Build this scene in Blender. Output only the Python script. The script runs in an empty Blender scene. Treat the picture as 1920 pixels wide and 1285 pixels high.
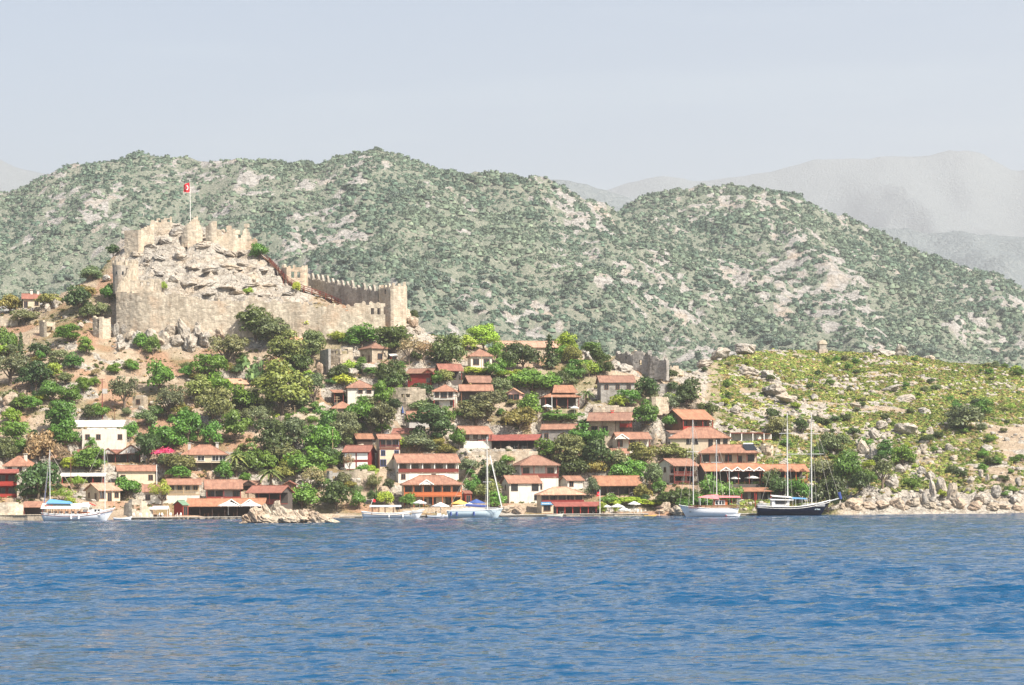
import bpy, math, random
import numpy as np
R = math.radians
sc = bpy.context.scene
COL = sc.collection
# ------------------------------------------------------------------ camera, sky, sun, exposure
FPX, HZ, CAMH, ROLL = 4000.0, 938.0, 4.0, 10.5/1920
cd = bpy.data.cameras.new('camera'); cam = bpy.data.objects.new('camera', cd); COL.objects.link(cam)
cd.sensor_width = 36.0; cd.lens = 36.0*FPX/1920; cd.shift_y = (HZ-642.5)/1920
cd.clip_start = 0.5; cd.clip_end = 30000
cam.location = (0, 0, CAMH)
cam.rotation_mode = 'XYZ'
from mathutils import Matrix, Vector
cam.matrix_world = Matrix.Translation((0,0,CAMH)) @ Matrix.Rotation(R(90), 4, 'X') @ Matrix.Rotation(-math.atan(ROLL), 4, 'Z')
sc.camera = cam
SUN_EL, SUN_AZ = 48.0, 132.0          # azimuth measured from +Y clockwise (towards +X)
sd = Vector((math.sin(R(SUN_AZ))*math.cos(R(SUN_EL)), math.cos(R(SUN_AZ))*math.cos(R(SUN_EL)), math.sin(R(SUN_EL))))
w = bpy.data.worlds.new("World"); sc.world = w; w.use_nodes = True
nt = w.node_tree; nt.nodes.clear()
wo = nt.nodes.new('ShaderNodeOutputWorld'); bg = nt.nodes.new('ShaderNodeBackground')
sky = nt.nodes.new('ShaderNodeTexSky'); sky.sky_type = 'NISHITA'; sky.sun_disc = False
sky.sun_elevation = R(SUN_EL); sky.sun_rotation = R(SUN_AZ); sky.air_density = 1.0; sky.dust_density = 2.0; sky.ozone_density = 1.4
sky.altitude = 0
tint = nt.nodes.new('ShaderNodeVectorMath'); tint.operation = 'MULTIPLY'; tint.inputs[1].default_value = (1.05, 0.975, 0.905)
nt.links.new(sky.outputs[0], tint.inputs[0]); tcw = nt.nodes.new('ShaderNodeTexCoord'); mpw = nt.nodes.new('ShaderNodeMapping'); mpw.inputs['Scale'].default_value = (3.0, 3.0, 22.0)
nzw = nt.nodes.new('ShaderNodeTexNoise'); nzw.inputs['Scale'].default_value = 1.6; nzw.inputs['Detail'].default_value = 6
rpw = nt.nodes.new('ShaderNodeValToRGB'); rpw.color_ramp.elements[0].position = 0.52; rpw.color_ramp.elements[0].color = (1, 1, 1, 1); rpw.color_ramp.elements[1].position = 0.78; rpw.color_ramp.elements[1].color = (1.22, 1.16, 1.08, 1)
mlw = nt.nodes.new('ShaderNodeVectorMath'); mlw.operation = 'MULTIPLY'      # thin high cloud
nt.links.new(tcw.outputs['Generated'], mpw.inputs[0]); nt.links.new(mpw.outputs[0], nzw.inputs['Vector']); nt.links.new(nzw.outputs[0], rpw.inputs[0])
nt.links.new(tint.outputs[0], mlw.inputs[0]); nt.links.new(rpw.outputs[0], mlw.inputs[1]); nt.links.new(mlw.outputs[0], bg.inputs[0]); bg.inputs[1].default_value = 0.098
nt.links.new(bg.outputs[0], wo.inputs[0])
sl = bpy.data.lights.new('sun', 'SUN'); sl.energy = 5.0; sl.angle = R(0.5); sl.color = (1.0, 0.935, 0.83)
so = bpy.data.objects.new('sun', sl); COL.objects.link(so)
so.rotation_euler = sd.to_track_quat('Z', 'Y').to_euler(); so.location = (200, -100, 400)
vs = sc.view_settings; vs.view_transform = 'Standard'; vs.look = 'None'; vs.gamma = 1; vs.exposure = 1.02
sc.cycles.volume_bounces = 0; sc.cycles.max_bounces = 5; sc.cycles.diffuse_bounces = 2; sc.cycles.glossy_bounces = 2
sc.cycles.transmission_bounces = 2; sc.cycles.transparent_max_bounces = 8
sc.cycles.use_denoising = True
sc.cycles.volume_step_rate = 1.0

# ------------------------------------------------------------------ picture point -> world
def lev(px, py):
    return px - (py-HZ)*ROLL, py + (px-960)*ROLL
def W(px, py, Y):
    x, y = lev(px, py)
    return Vector(((x-960)/FPX*Y, Y, CAMH + (HZ-y)/FPX*Y))

# ------------------------------------------------------------------ noise
def _h(ix, iy, seed):
    n = (ix.astype(np.int64)*374761393 + iy.astype(np.int64)*668265263 + seed*974711) & 0x7fffffff
    n = ((n ^ (n >> 13))*1274126177) & 0x7fffffff
    n = n ^ (n >> 16)
    return (n & 0xffff)/65535.0
def vnoise(x, y, seed=0):
    ix = np.floor(x); iy = np.floor(y); fx = x-ix; fy = y-iy
    fx = fx*fx*fx*(fx*(fx*6-15)+10); fy = fy*fy*fy*(fy*(fy*6-15)+10)
    a = _h(ix, iy, seed); b = _h(ix+1, iy, seed); c = _h(ix, iy+1, seed); d = _h(ix+1, iy+1, seed)
    return (a+(b-a)*fx)*(1-fy)+(c+(d-c)*fx)*fy
def fbm(x, y, oct=4, seed=0, gain=0.5):
    s = 0; a = 1; t = 0
    for i in range(oct):
        s = s + a*vnoise(x*2**i+17.3*i, y*2**i+9.1*i, seed+i); t += a; a *= gain
    return s/t*2-1
def ridged(x, y, oct=4, seed=0):
    s = 0; a = 1; t = 0
    for i in range(oct):
        n = 1-np.abs(vnoise(x*2**i+5.3*i, y*2**i+3.1*i, seed+i)*2-1); s = s+a*n; t += a; a *= 0.5
    return s/t
def sstep(a, b, x):
    t = np.clip((x-a)/(b-a), 0, 1); return t*t*(3-2*t)

# ------------------------------------------------------------------ mesh helpers
def np_mesh(name, verts, quads, smooth=False):
    me = bpy.data.meshes.new(name)
    verts = np.asarray(verts, dtype=np.float32); quads = np.asarray(quads, dtype=np.int32)
    k = quads.shape[1]; n = len(quads)
    me.vertices.add(len(verts)); me.vertices.foreach_set('co', verts.ravel())
    me.loops.add(n*k); me.loops.foreach_set('vertex_index', quads.ravel())
    me.polygons.add(n); me.polygons.foreach_set('loop_start', np.arange(n, dtype=np.int32)*k)
    me.polygons.foreach_set('loop_total', np.full(n, k, dtype=np.int32))
    if smooth: me.polygons.foreach_set('use_smooth', np.ones(n, dtype=bool))
    me.update(calc_edges=True)
    return me
def grid_quads(nx, ny):
    i = np.arange(nx-1)[None, :]; j = np.arange(ny-1)[:, None]
    a = j*nx+i
    return np.stack([a, a+1, a+nx+1, a+nx], -1).reshape(-1, 4)
def vcol(me, name, rgb):
    at = me.color_attributes.new(name, 'FLOAT_COLOR', 'POINT')
    c = np.ones((len(me.vertices), 4), dtype=np.float32); c[:, :3] = rgb
    at.data.foreach_set('color', c.ravel())
def link(name, me, mat=None, parent=None):
    o = bpy.data.objects.new(name, me); COL.objects.link(o)
    if mat and len(me.materials) == 0: me.materials.append(mat)
    if parent: o.parent = parent
    return o

# ------------------------------------------------------------------ materials
MATS = {}
def newmat(name):
    m = bpy.data.materials.new(name); m.use_nodes = True; nt = m.node_tree
    b = nt.nodes['Principled BSDF']; MATS[name] = m
    return m, nt, b
def N(nt, t, **kw):
    n = nt.nodes.new('ShaderNode'+t)
    for k, v in kw.items():
        if k in n.inputs: n.inputs[k].default_value = v
        else: setattr(n, k, v)
    return n
def noise_node(nt, scale, detail=4, rough=0.55, coord='Object', vec=None):
    n = N(nt, 'TexNoise'); n.inputs['Scale'].default_value = scale; n.inputs['Detail'].default_value = detail
    n.inputs['Roughness'].default_value = rough
    if vec is None:
        tc = N(nt, 'TexCoord'); vec = tc.outputs[coord]
    nt.links.new(vec, n.inputs['Vector'])
    return n
def ramp(nt, fac, stops):
    r = N(nt, 'ValToRGB'); cr = r.color_ramp
    while len(cr.elements) > 1: cr.elements.remove(cr.elements[-1])
    for i, (p, c) in enumerate(stops):
        e = cr.elements[0] if i == 0 else cr.elements.new(p)
        e.position = p; e.color = (*c, 1) if len(c) == 3 else c
    nt.links.new(fac, r.inputs[0]); return r
def mix(nt, fac, a, b, mode='MIX'):
    m = N(nt, 'Mix', data_type='RGBA', blend_type=mode)
    for s, v in ((0, fac), (6, a), (7, b)):
        if hasattr(v, 'is_output') or isinstance(v, bpy.types.NodeSocket): nt.links.new(v, m.inputs[s])
        else: m.inputs[s].default_value = v if s == 0 else (*v, 1)
    return m.outputs[2]
def bump(nt, b, h, strength=0.5, dist=0.1):
    n = N(nt, 'Bump'); n.inputs['Strength'].default_value = strength; n.inputs['Distance'].default_value = dist
    nt.links.new(h, n.inputs['Height']); nt.links.new(n.outputs[0], b.inputs['Normal']); return n
def simple(name, c, rough=0.7, var=0.12, scale=1.5, spec=0.3, metal=0.0, stain=0.0):
    m, nt, b = newmat(name)
    n = noise_node(nt, scale, 5)
    lo = tuple(x*(1-var) for x in c); hi = tuple(min(1, x*(1+var)) for x in c)
    r = ramp(nt, n.outputs[0], [(0.3, lo), (0.7, hi)])
    out = r.outputs[0]
    if stain:
        tc = N(nt, 'TexCoord'); mp = N(nt, 'Mapping'); mp.inputs['Scale'].default_value = (1.6, 1.6, 0.25)
        nt.links.new(tc.outputs['Object'], mp.inputs[0])
        n2 = noise_node(nt, 1.2, 5, 0.7, vec=mp.outputs[0])
        f = ramp(nt, n2.outputs[0], [(0.5, (0, 0, 0)), (0.75, (stain,)*3)])
        out = mix(nt, f.outputs[0], out, tuple(x*0.45 for x in c))
    nt.links.new(out, b.inputs['Base Color']); b.inputs['Roughness'].default_value = rough
    b.inputs['Specular IOR Level'].default_value = spec; b.inputs['Metallic'].default_value = metal
    return m
# ------------------------------------------------------------------ near terrain height field
def I(px, tab):
    t = np.array(tab, dtype=float); return np.interp(px, t[:, 0], t[:, 1])
def smooth_tab(tab, sig=18):
    xs = np.arange(-900, 2900, 10.0); v = I(xs, tab)
    k = np.exp(-0.5*(np.arange(-6, 7)*10/sig)**2); k /= k.sum()
    v = np.convolve(np.pad(v, 6, mode='edge'), k, mode='valid')
    return xs, v
T_YS = smooth_tab([(-400, 480), (0, 489), (500, 505), (1000, 520), (1500, 522), (1570, 520), (1700, 524), (1920, 528), (2400, 540)], 40)
# crest: level picture height and distance
CRx = [(-400, 640, 640), (0, 585, 640), (35, 580, 640), (90, 562, 640), (140, 540, 640), (190, 505, 648), (225, 470, 655), (245, 452, 658), (290, 425, 660), (330, 418, 660),
       (370, 420, 660), (420, 436, 660), (470, 458, 658), (505, 492, 652), (560, 530, 646), (600, 552, 640), (650, 566, 636), (720, 575, 634), (765, 585, 632), (800, 622, 630), (850, 640, 630),
       (920, 648, 630), (1050, 654, 630), (1120, 662, 630), (1180, 668, 628), (1240, 690, 624), (1290, 700, 624), (1330, 682, 640), (1380, 668, 660), (1440, 658, 680), (1540, 660, 690), (1700, 668, 700),
       (1800, 684, 700), (1920, 694, 700), (2100, 700, 700), (2400, 730, 700)]
T_YC = smooth_tab([(a, c) for a, b, c in CRx], 20)
T_PC = smooth_tab([(a, b) for a, b, c in CRx], 8)
# middle knot (distance, picture height): foot of the castle rock, brow of the right hill
T_YM = smooth_tab([(-400, 570), (0, 570), (150, 590), (230, 612), (500, 612), (740, 608), (800, 585), (1200, 580), (1300, 575), (1400, 590), (1600, 600), (1920, 600), (2400, 600)], 25)
T_PM = smooth_tab([(-400, 760), (0, 745), (150, 670), (230, 622), (500, 612), (740, 612), (800, 690), (1000, 735), (1200, 770), (1300, 790), (1400, 790), (1600, 800), (1920, 805), (2400, 820)], 25)
def zcol(px, py, Y): return CAMH + (HZ-(py+(px-960)*ROLL))/FPX*Y
def near_base(X, Y):
    px = 960+FPX*X/Y
    f = lambda T: np.interp(px, T[0], T[1])
    ys, yc, ym = f(T_YS), f(T_YC), f(T_YM)
    zc = zcol(px, f(T_PC), yc); zm = zcol(px, f(T_PM), ym)
    cliff = sstep(1540, 1640, px)
    sh = 1.0*(1-cliff)+2.6*cliff
    z = np.where(Y < ys, -3.0+3.0*sstep(-14, 0, Y-ys), 0)
    u = Y-ys
    z = z + sh*sstep(-0.5, 1.5+cliff*3, u)
    hill0 = sh
    y0 = ys+9-5*cliff
    t = np.clip((Y-y0)/(ym-y0), 0, 1); t2 = np.clip((Y-ym)/(yc-ym), 0, 1)
    z = z + (zm-hill0)*(0.25*t*t+0.75*t)
    g = (1-(1-t2)**1.35)*1.0
    z = z + (zc-zm)*(0.8*t2+0.2*g)
    b = np.clip((Y-yc)/170, 0, 1)
    z = z - (zc-14)*sstep(0, 1, b)*1.0
    return z
def castle_mask(X, Y):
    px = 960+FPX*X/Y; ym = np.interp(px, *T_YM); yc = np.interp(px, *T_YC)
    return sstep(205, 235, px)*(1-sstep(500, 640, px))*sstep(-14, -4, Y-ym)
def masks(X, Y):
    """rock, green, red soil"""
    px = 960+FPX*X/Y; ys = np.interp(px, *T_YS); yc = np.interp(px, *T_YC)
    u = Y-ys; right = sstep(1290, 1400, px); top = sstep(1190, 1290, px)
    big = fbm(X/30, Y/22, 4, 5); med = fbm(X/9, Y/6, 4, 9)
    band = fbm(X/26, Y/7, 4, 21)
    cm = castle_mask(X, Y)
    rk = np.clip(sstep(0.16, 0.34, big*0.5+med*0.6), 0, 1)*0.85
    rk = rk*(1-right) + right*sstep(0.10, 0.30, band*0.55+med*0.4+fbm(X/3, Y/2.5, 3, 23)*0.35)*(1-0.25*sstep(1600,1800,px))
    shore = (1-sstep(5, 16, u+4*med))*sstep(1540, 1620, px)
    rk = np.maximum(rk, shore)
    rk = np.maximum(rk, cm)
    # rocky tops beside the castle and right of the village
    rk = np.maximum(rk, sstep(1180, 1240, px)*(1-sstep(1300, 1350, px))*sstep(0, .3, med+0.25)*sstep(60, 90, u))
    rk = np.maximum(rk, sstep(740, 765, px)*(1-sstep(800, 840, px))*sstep(85, 95, u))
    gr = right*sstep(-0.4, 0.1, fbm(X/14, Y/10, 4, 33)+0.28-0.5*sstep(1650, 1850, px)*(1-sstep(70, 110, u)))
    gr = gr*(1-shore)
    gr = np.maximum(gr, 0.55*(1-right)*sstep(0.1, 0.4, fbm(X/16, Y/12, 3, 44))*(1-cm))
    red = sstep(0.1, 0.4, fbm(X/12, Y/9, 3, 61))*(1-right)
    return rk, gr, red
def near_detail(X, Y, z):
    px = 960+FPX*X/Y; ys = np.interp(px, *T_YS)
    rk, gr, red = masks(X, Y)
    land = sstep(2, 7, Y-ys)
    cm = castle_mask(X, Y)
    d = (ridged(X/14, Y/10, 5, 3)-0.55)*3.2*rk + fbm(X/5, Y/5, 3, 8)*0.35
    cr = (1-sstep(-6, 0, Y-np.interp(px, *T_YC))*0.75)
    d = d + cm*((ridged(X/12, Y/7, 5, 71)-0.6)*5.5+(ridged(X/4, Y/3, 3, 73)-0.55)*1.6)*cr
    zz = z+d+1.6*fbm(X/9, Y/9, 3, 75); hs = 3.4; q = zz/hs; fr = q-np.floor(q)
    d = d + cm*cr*0.75*((np.floor(q)+sstep(0.35, 0.75, fr)-q)*hs)
    shore = (1-sstep(14, 40, Y-ys))*sstep(1550, 1620, px)
    d = d + shore*(ridged(X/6, Y/4, 4, 15)-0.5)*4.2
    d = d*land
    # terraces on the village slope
    vill = (1-sstep(1250, 1350, px))*(1-cm)*land
    hstep = 2.4; q = z/hstep; fr = q-np.floor(q); tz = (np.floor(q)+sstep(0.55, 1.0, fr))*hstep
    z = z+(tz-z)*vill*0.45*sstep(3, 6, z)
    return z+d
NX0, NX1, NY0, NY1, NST = -215.0, 235.0, 440.0, 860.0, 0.75
gx = np.arange(NX0, NX1+.01, NST); gy = np.arange(NY0, NY1+.01, NST)
GX, GY = np.meshgrid(gx, gy)
GZ = near_detail(GX, GY, near_base(GX, GY))
def zat(x, y):
    fx = (x-NX0)/NST; fy = (y-NY0)/NST; i = int(min(max(fx, 0), len(gx)-2)); j = int(min(max(fy, 0), len(gy)-2)); fx -= i; fy -= j
    return float((GZ[j, i]*(1-fx)+GZ[j, i+1]*fx)*(1-fy)+(GZ[j+1, i]*(1-fx)+GZ[j+1, i+1]*fx)*fy)
def hit(px, py, y0=470, y1=760):
    """first ground point seen at a picture point"""
    x, y = lev(px, py); ux = (x-960)/FPX; uz = (HZ-y)/FPX
    Y = y0; best = None; bd = 1e9
    while Y < y1:
        d = CAMH+uz*Y - zat(ux*Y, Y)
        if d <= 0: return Vector((ux*Y, Y, zat(ux*Y, Y)))
        if d < bd: bd = d; best = Y
        Y += 0.7
    Y = best
    return Vector((ux*Y, Y, zat(ux*Y, Y)))
def flatten(cx, cy, yaw, hw, y_a, y_b, z, blend=3.0):
    """level pad in the ground under a building"""
    c, s = math.cos(yaw), math.sin(yaw)
    dx = GX-cx; dy = GY-cy
    lx = dx*c+dy*s; ly = -dx*s+dy*c
    ex = np.maximum(np.abs(lx)-hw, 0); ey = np.maximum(np.maximum(y_a-ly, ly-y_b), 0)
    d = np.sqrt(ex*ex+ey*ey)
    wgt = 1-sstep(0.3, blend, d)
    GZ[:] = GZ+(z-GZ)*wgt
PADS = []

def build_ground():
    me = np_mesh('ground', np.stack([GX, GY, GZ], -1).reshape(-1, 3), grid_quads(len(gx), len(gy)), True)
    rk, gr, red = masks(GX, GY)
    gyy, gxx = np.gradient(GZ, NST); slope = np.sqrt(gxx**2+gyy**2)
    rk = np.maximum(rk, sstep(1.1, 1.9, slope)*0.8)
    vcol(me, 'msk', np.stack([rk, gr, red], -1).reshape(-1, 3))
    o = link('ground', me, MATS['ground']); o['kind'] = 'structure'

# ---- material of ground and hills
def ground_material(name, rock_a, rock_b, earth_a, earth_b, green, redc, sc_=1.0):
    m, nt, b = newmat(name)
    at = N(nt, 'Attribute', attribute_name='msk'); sp = N(nt, 'SeparateColor'); nt.links.new(at.outputs['Color'], sp.inputs[0])
    n1 = noise_node(nt, 0.35*sc_, 6, 0.65); n2 = noise_node(nt, 1.6*sc_, 5, 0.6); n3 = noise_node(nt, 0.09*sc_, 3, 0.5)
    earth = ramp(nt, n1.outputs[0], [(0.32, earth_a), (0.62, earth_b)]).outputs[0]
    earth = mix(nt, sp.outputs[2], earth, redc)
    fr = ramp(nt, n2.outputs[0], [(0.35, (0, 0, 0)), (0.5, (1, 1, 1))]).outputs[0]
    gcol = mix(nt, n3.outputs[0], green, tuple(x*0.75 for x in green))
    gm = N(nt, 'Math', operation='MULTIPLY'); nt.links.new(sp.outputs[1], gm.inputs[0]); nt.links.new(fr, gm.inputs[1])
    base = mix(nt, gm.outputs[0], earth, gcol)
    tc = N(nt, 'TexCoord'); mp = N(nt, 'Mapping'); mp.inputs['Scale'].default_value = (1, 1, 2.2); nt.links.new(tc.outputs['Object'], mp.inputs[0])
    n4 = noise_node(nt, 0.5*sc_, 8, 0.72, vec=mp.outputs[0])
    vo = N(nt, 'TexVoronoi', feature='DISTANCE_TO_EDGE'); vo.inputs['Scale'].default_value = 0.45*sc_
    wn = noise_node(nt, 1.0*sc_, 3); mv = N(nt, 'VectorMath', operation='MULTIPLY_ADD'); nt.links.new(wn.outputs[1], mv.inputs[0]); mv.inputs[1].default_value = (1.6/sc_,)*3
    nt.links.new(tc.outputs['Object'], mv.inputs[2]); nt.links.new(mv.outputs[0], vo.inputs['Vector'])
    rock = ramp(nt, n4.outputs[0], [(0.3, rock_a), (0.56, rock_b), (0.75, tuple(min(1, x*1.25) for x in rock_b))]).outputs[0]
    wm = noise_node(nt, 0.16*sc_, 4, 0.6)
    wf = ramp(nt, wm.outputs[0], [(0.5, (0, 0, 0)), (0.72, (0.6, 0.6, 0.6))]).outputs[0]
    rock = mix(nt, wf, rock, tuple(x*y for x, y in zip(rock_b, (1.05, 0.86, 0.66))))
    ck = ramp(nt, vo.outputs['Distance'], [(0.0, (0.35, 0.33, 0.3)), (0.07, (1, 1, 1))]).outputs[0]
    rock = mix(nt, 0.8, rock, ck, 'MULTIPLY')
    rm = N(nt, 'Math', operation='MULTIPLY_ADD'); nt.links.new(n2.outputs[0], rm.inputs[0]); rm.inputs[1].default_value = 0.9; nt.links.new(sp.outputs[0], rm.inputs[2])
    rf = ramp(nt, rm.outputs[0], [(0.78, (0, 0, 0)), (0.98, (1, 1, 1))]).outputs[0]
    nt.links.new(mix(nt, rf, base, rock), b.inputs['Base Color'])
    b.inputs['Roughness'].default_value = 0.95; b.inputs['Specular IOR Level'].default_value = 0.1
    ad = N(nt, 'Math', operation='ADD'); nt.links.new(n4.outputs[0], ad.inputs[0]); nt.links.new(n2.outputs[0], ad.inputs[1])
    bump(nt, b, ad.outputs[0], 0.9, 0.9/sc_)
    return m
ground_material('ground', (0.20, 0.18, 0.16), (0.47, 0.43, 0.37), (0.29, 0.22, 0.155), (0.46, 0.37, 0.27), (0.15, 0.16, 0.055), (0.37, 0.23, 0.15))
ground_material('hillside', (0.20, 0.195, 0.185), (0.42, 0.40, 0.37), (0.24, 0.245, 0.19), (0.38, 0.37, 0.30), (0.17, 0.205, 0.15), (0.38, 0.34, 0.28), 0.32)  # lighter, cooler land colour: some of the distance haze is put into it
ground_material('faraway', (0.24, 0.26, 0.25), (0.3, 0.32, 0.3), (0.22, 0.25, 0.25), (0.27, 0.30, 0.30), (0.21, 0.25, 0.26), (0.12, 0.12, 0.08), 0.05)  # paler and bluer than bare land, haze partly painted into the colour

# ------------------------------------------------------------------ the green mountains behind
A_PC = smooth_tab([(-700, 520), (-300, 450), (-100, 400), (0, 366), (30, 362), (60, 350), (110, 326), (190, 306), (270, 297), (330, 305), (400, 309), (455, 298), (520, 307), (600, 315), (640, 300), (700, 287), (740, 292), (780, 306), (850, 324),
                   (900, 334), (960, 326), (1030, 343), (1100, 374), (1160, 402), (1250, 440), (1400, 500), (1700, 600), (2200, 700)], 12)
B_PC = smooth_tab([(900, 760), (1000, 620), (1080, 500), (1130, 420), (1160, 396), (1185, 384), (1220, 366), (1280, 357), (1350, 352), (1440, 360), (1500, 373), (1560, 398), (1640, 434), (1740, 484), (1800, 504), (1860, 516), (1920, 548), (2000, 590), (2300, 660)], 12)
MS = 1.5
def mid_h(X, Y): return CAMH+MS*(mid_h0(X/MS, Y/MS)-CAMH)
def mid_h0(X, Y):
    px = 960+FPX*X/Y
    def hill(PC, yb, yc, seed, zb):
        zc = CAMH+(HZ-(np.interp(px, *PC)+(px-960)*ROLL))/FPX*yc
        t = np.clip((Y-yb)/(yc-yb), 0, 1); win = np.sin(np.pi*t)**0.8
        z = zb+(zc-zb)*(0.82*t+0.18*t*t)
        lx = X+30*fbm(X/90, Y/120, 3, seed+4)
        z = z+win*(fbm(lx/120, Y/260, 3, seed)*36+(ridged(lx/70, Y/170, 4, seed+7)-0.55)*34)
        z = z-np.clip(Y-yc, 0, None)*0.45
        return z
    a = hill(A_PC, 730, 1300, 101, 2); b = hill(B_PC, 960, 1480, 151, 2)
    z = np.maximum(a, b)
    rough = (ridged(X/24, Y/17, 5, 201)-0.5)*8+fbm(X/9, Y/9, 3, 207)*2.0
    return z+rough
def mid_rock(X, Y): return sstep(0.03, 0.29, fbm(X/70, Y/120, 3, 301)*0.75+fbm(X/9, Y/12, 4, 305)*0.75)
def build_mid():
    xs = np.arange(-780, 840, 4.2); ys = np.arange(850, 2560, 4.8)
    X, Y = np.meshgrid(xs, ys); Z = mid_h(X, Y)
    me = np_mesh('green_mountain', np.stack([X, Y, Z], -1).reshape(-1, 3), grid_quads(len(xs), len(ys)), True)
    rk = mid_rock(X, Y)
    vcol(me, 'msk', np.stack([rk*0.95, 0.75+0*rk, sstep(0.1, .5, fbm(X/60, Y/60, 3, 311))*0.6], -1).reshape(-1, 3))
    o = link('mountain', me, MATS['hillside']); o['kind'] = 'structure'
build_mid()
def far_range(name, PC, yb, yc, seed, amp, step):
    PC = smooth_tab(PC, 14)
    x0 = (-0.32)*yc; x1 = 0.34*yc
    xs = np.arange(x0, x1, step); ys = np.arange(yb, yc*1.12, step*1.2)
    X, Y = np.meshgrid(xs, ys); px = 960+FPX*X/Y
    zc = CAMH+(HZ-(np.interp(px, *PC)+(px-960)*ROLL))/FPX*yc
    t = np.clip((Y-yb)/(yc-yb), 0, 1); win = np.sin(np.pi*t)
    Z = zc*(0.7*t+0.3*t*t)+win*((ridged(X/(amp*4), Y/(amp*7), 5, seed)-0.5)*amp*4.5)+zc*0.018*fbm(X/(amp*1.2), Y*0+seed, 5, seed+5)*sstep(.6, .95, t)-np.clip(Y-yc, 0, None)*0.6-5*(1-t)
    Z = Z+fbm(X/(amp*1.2), Y/(amp*1.2), 4, seed+3)*amp*0.10
    me = np_mesh(name, np.stack([X, Y, Z], -1).reshape(-1, 3), grid_quads(len(xs), len(ys)), True)
    rk = sstep(0.15, 0.5, fbm(X/(amp*1.5), Y/(amp*1.5), 4, seed+9))
    vcol(me, 'msk', np.stack([rk*0.0, 0.8+0*rk, 0*rk], -1).reshape(-1, 3))
    o = link(name, me, MATS['faraway']); o['kind'] = 'structure'
far_range('far_mountain', [(-600, 200), (-100, 262), (0, 290), (60, 318), (90, 324), (130, 312), (170, 300), (220, 330), (330, 400), (700, 430), (960, 400), (1050, 372), (1150, 352), (1200, 338), (1250, 330), (1300, 334),
          (1350, 342), (1400, 332), (1450, 318), (1520, 306), (1600, 297), (1700, 288), (1780, 284), (1840, 285), (1870, 297), (1900, 318), (1920, 320), (2000, 300), (2300, 280)], 8000, 11500, 401, 200, 48)
far_range('distant_ridge', [(-600, 470), (600, 470), (900, 360), (1040, 336), (1080, 342), (1120, 352), (1170, 366), (1250, 400), (1450, 440), (1600, 425), (1680, 426), (1760, 438), (1850, 436), (1920, 440), (2100, 430), (2400, 420)], 3600, 5600, 431, 80, 24)

# ------------------------------------------------------------------ water
def build_water():
    uu = np.concatenate([np.linspace(-4, -0.40, 24)[:-1], np.linspace(-0.40, -0.285, 40)[:-1], np.linspace(-0.285, 0.285, 980), np.linspace(0.285, 0.40, 40)[1:], np.linspace(0.40, 4, 24)[1:]])
    yy = np.concatenate([np.linspace(-60, 24, 8), np.exp(np.linspace(math.log(25), math.log(545), 1080)), np.array([600, 800, 1500])])
    nx, ny = len(uu), len(yy)
    U, Y = np.meshgrid(uu, yy); X = U*np.maximum(Y, 60)
    X = np.where(Y < 60, U*60, X)
    Z = np.zeros_like(X)
    rng = np.random.RandomState(4)
    dY = np.maximum(np.gradient(Y, axis=0), 0.01)
    grp = 0.55+0.45*sstep(-0.35, 0.4, fbm(X/16, Y/24, 3, 77))
    amp2 = 0.55+0.45*sstep(-0.3, .3, fbm(X/45, Y/60, 2, 79))
    for i in range(64):
        L = 0.5*(11/0.5)**(rng.rand()**2.0); k = 2*math.pi/L
        th = rng.randn()*0.45+R(190)
        kx, ky = k*math.sin(th), k*math.cos(th)
        A = 0.0066*L**0.6*(0.6+0.8*rng.rand())
        att = sstep(1.6, 4, L/dY)
        ph = kx*X+ky*Y+rng.rand()*6.28+1.5*fbm(X/(L*5), Y/(L*5), 2, 500+i)
        s = (1+np.sin(ph))*0.5
        Z += A*2.6*(s**4-0.27)*att*(grp if L < 3 else amp2)
    Z *= (np.abs(U) < 0.285)*(Y > 25)*1.0
    Z *= (1.0-0.4*sstep(250, 480, Y))*(0.55+0.7*sstep(50, 92, Y))
    me = np_mesh('water', np.stack([X, Y, Z], -1).reshape(-1, 3), grid_quads(nx, ny), True)
    m, nt, b = newmat('water')
    b.inputs['Base Color'].default_value = (0.002, 0.050, 0.122, 1); b.inputs['Roughness'].default_value = 0.06
    b.inputs['IOR'].default_value = 1.33; b.inputs['Specular IOR Level'].default_value = 0.5
    tc = N(nt, 'TexCoord'); mp = N(nt, 'Mapping'); mp.inputs['Scale'].default_value = (0.55, 1.0, 1.0); nt.links.new(tc.outputs['Object'], mp.inputs[0])
    n1 = noise_node(nt, 1.3, 3, 0.55, vec=mp.outputs[0]); n2 = noise_node(nt, 0.45, 3, 0.5, vec=mp.outputs[0]); n3 = noise_node(nt, 5.0, 2, 0.5, vec=mp.outputs[0])
    ad = N(nt, 'Math', operation='MULTIPLY_ADD'); nt.links.new(n2.outputs[0], ad.inputs[0]); ad.inputs[1].default_value = 2.0; nt.links.new(n1.outputs[0], ad.inputs[2])
    ad2 = N(nt, 'Math', operation='MULTIPLY_ADD'); nt.links.new(n3.outputs[0], ad2.inputs[0]); ad2.inputs[1].default_value = 0.26; nt.links.new(ad.outputs[0], ad2.inputs[2])
    bn = bump(nt, b, ad2.outputs[0], 1.0, 0.17)
    sx = N(nt, 'SeparateXYZ'); nt.links.new(tc.outputs['Object'], sx.inputs[0]); mr = N(nt, 'MapRange'); nt.links.new(sx.outputs[1], mr.inputs[0])
    for i_, v_ in ((1, 60.0), (2, 200.0), (3, 0.13), (4, 0.62)): mr.inputs[i_].default_value = v_
    nt.links.new(mr.outputs[0], bn.inputs['Distance'])
    o = link('water', me, m); o['kind'] = 'structure'
build_water()

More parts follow.
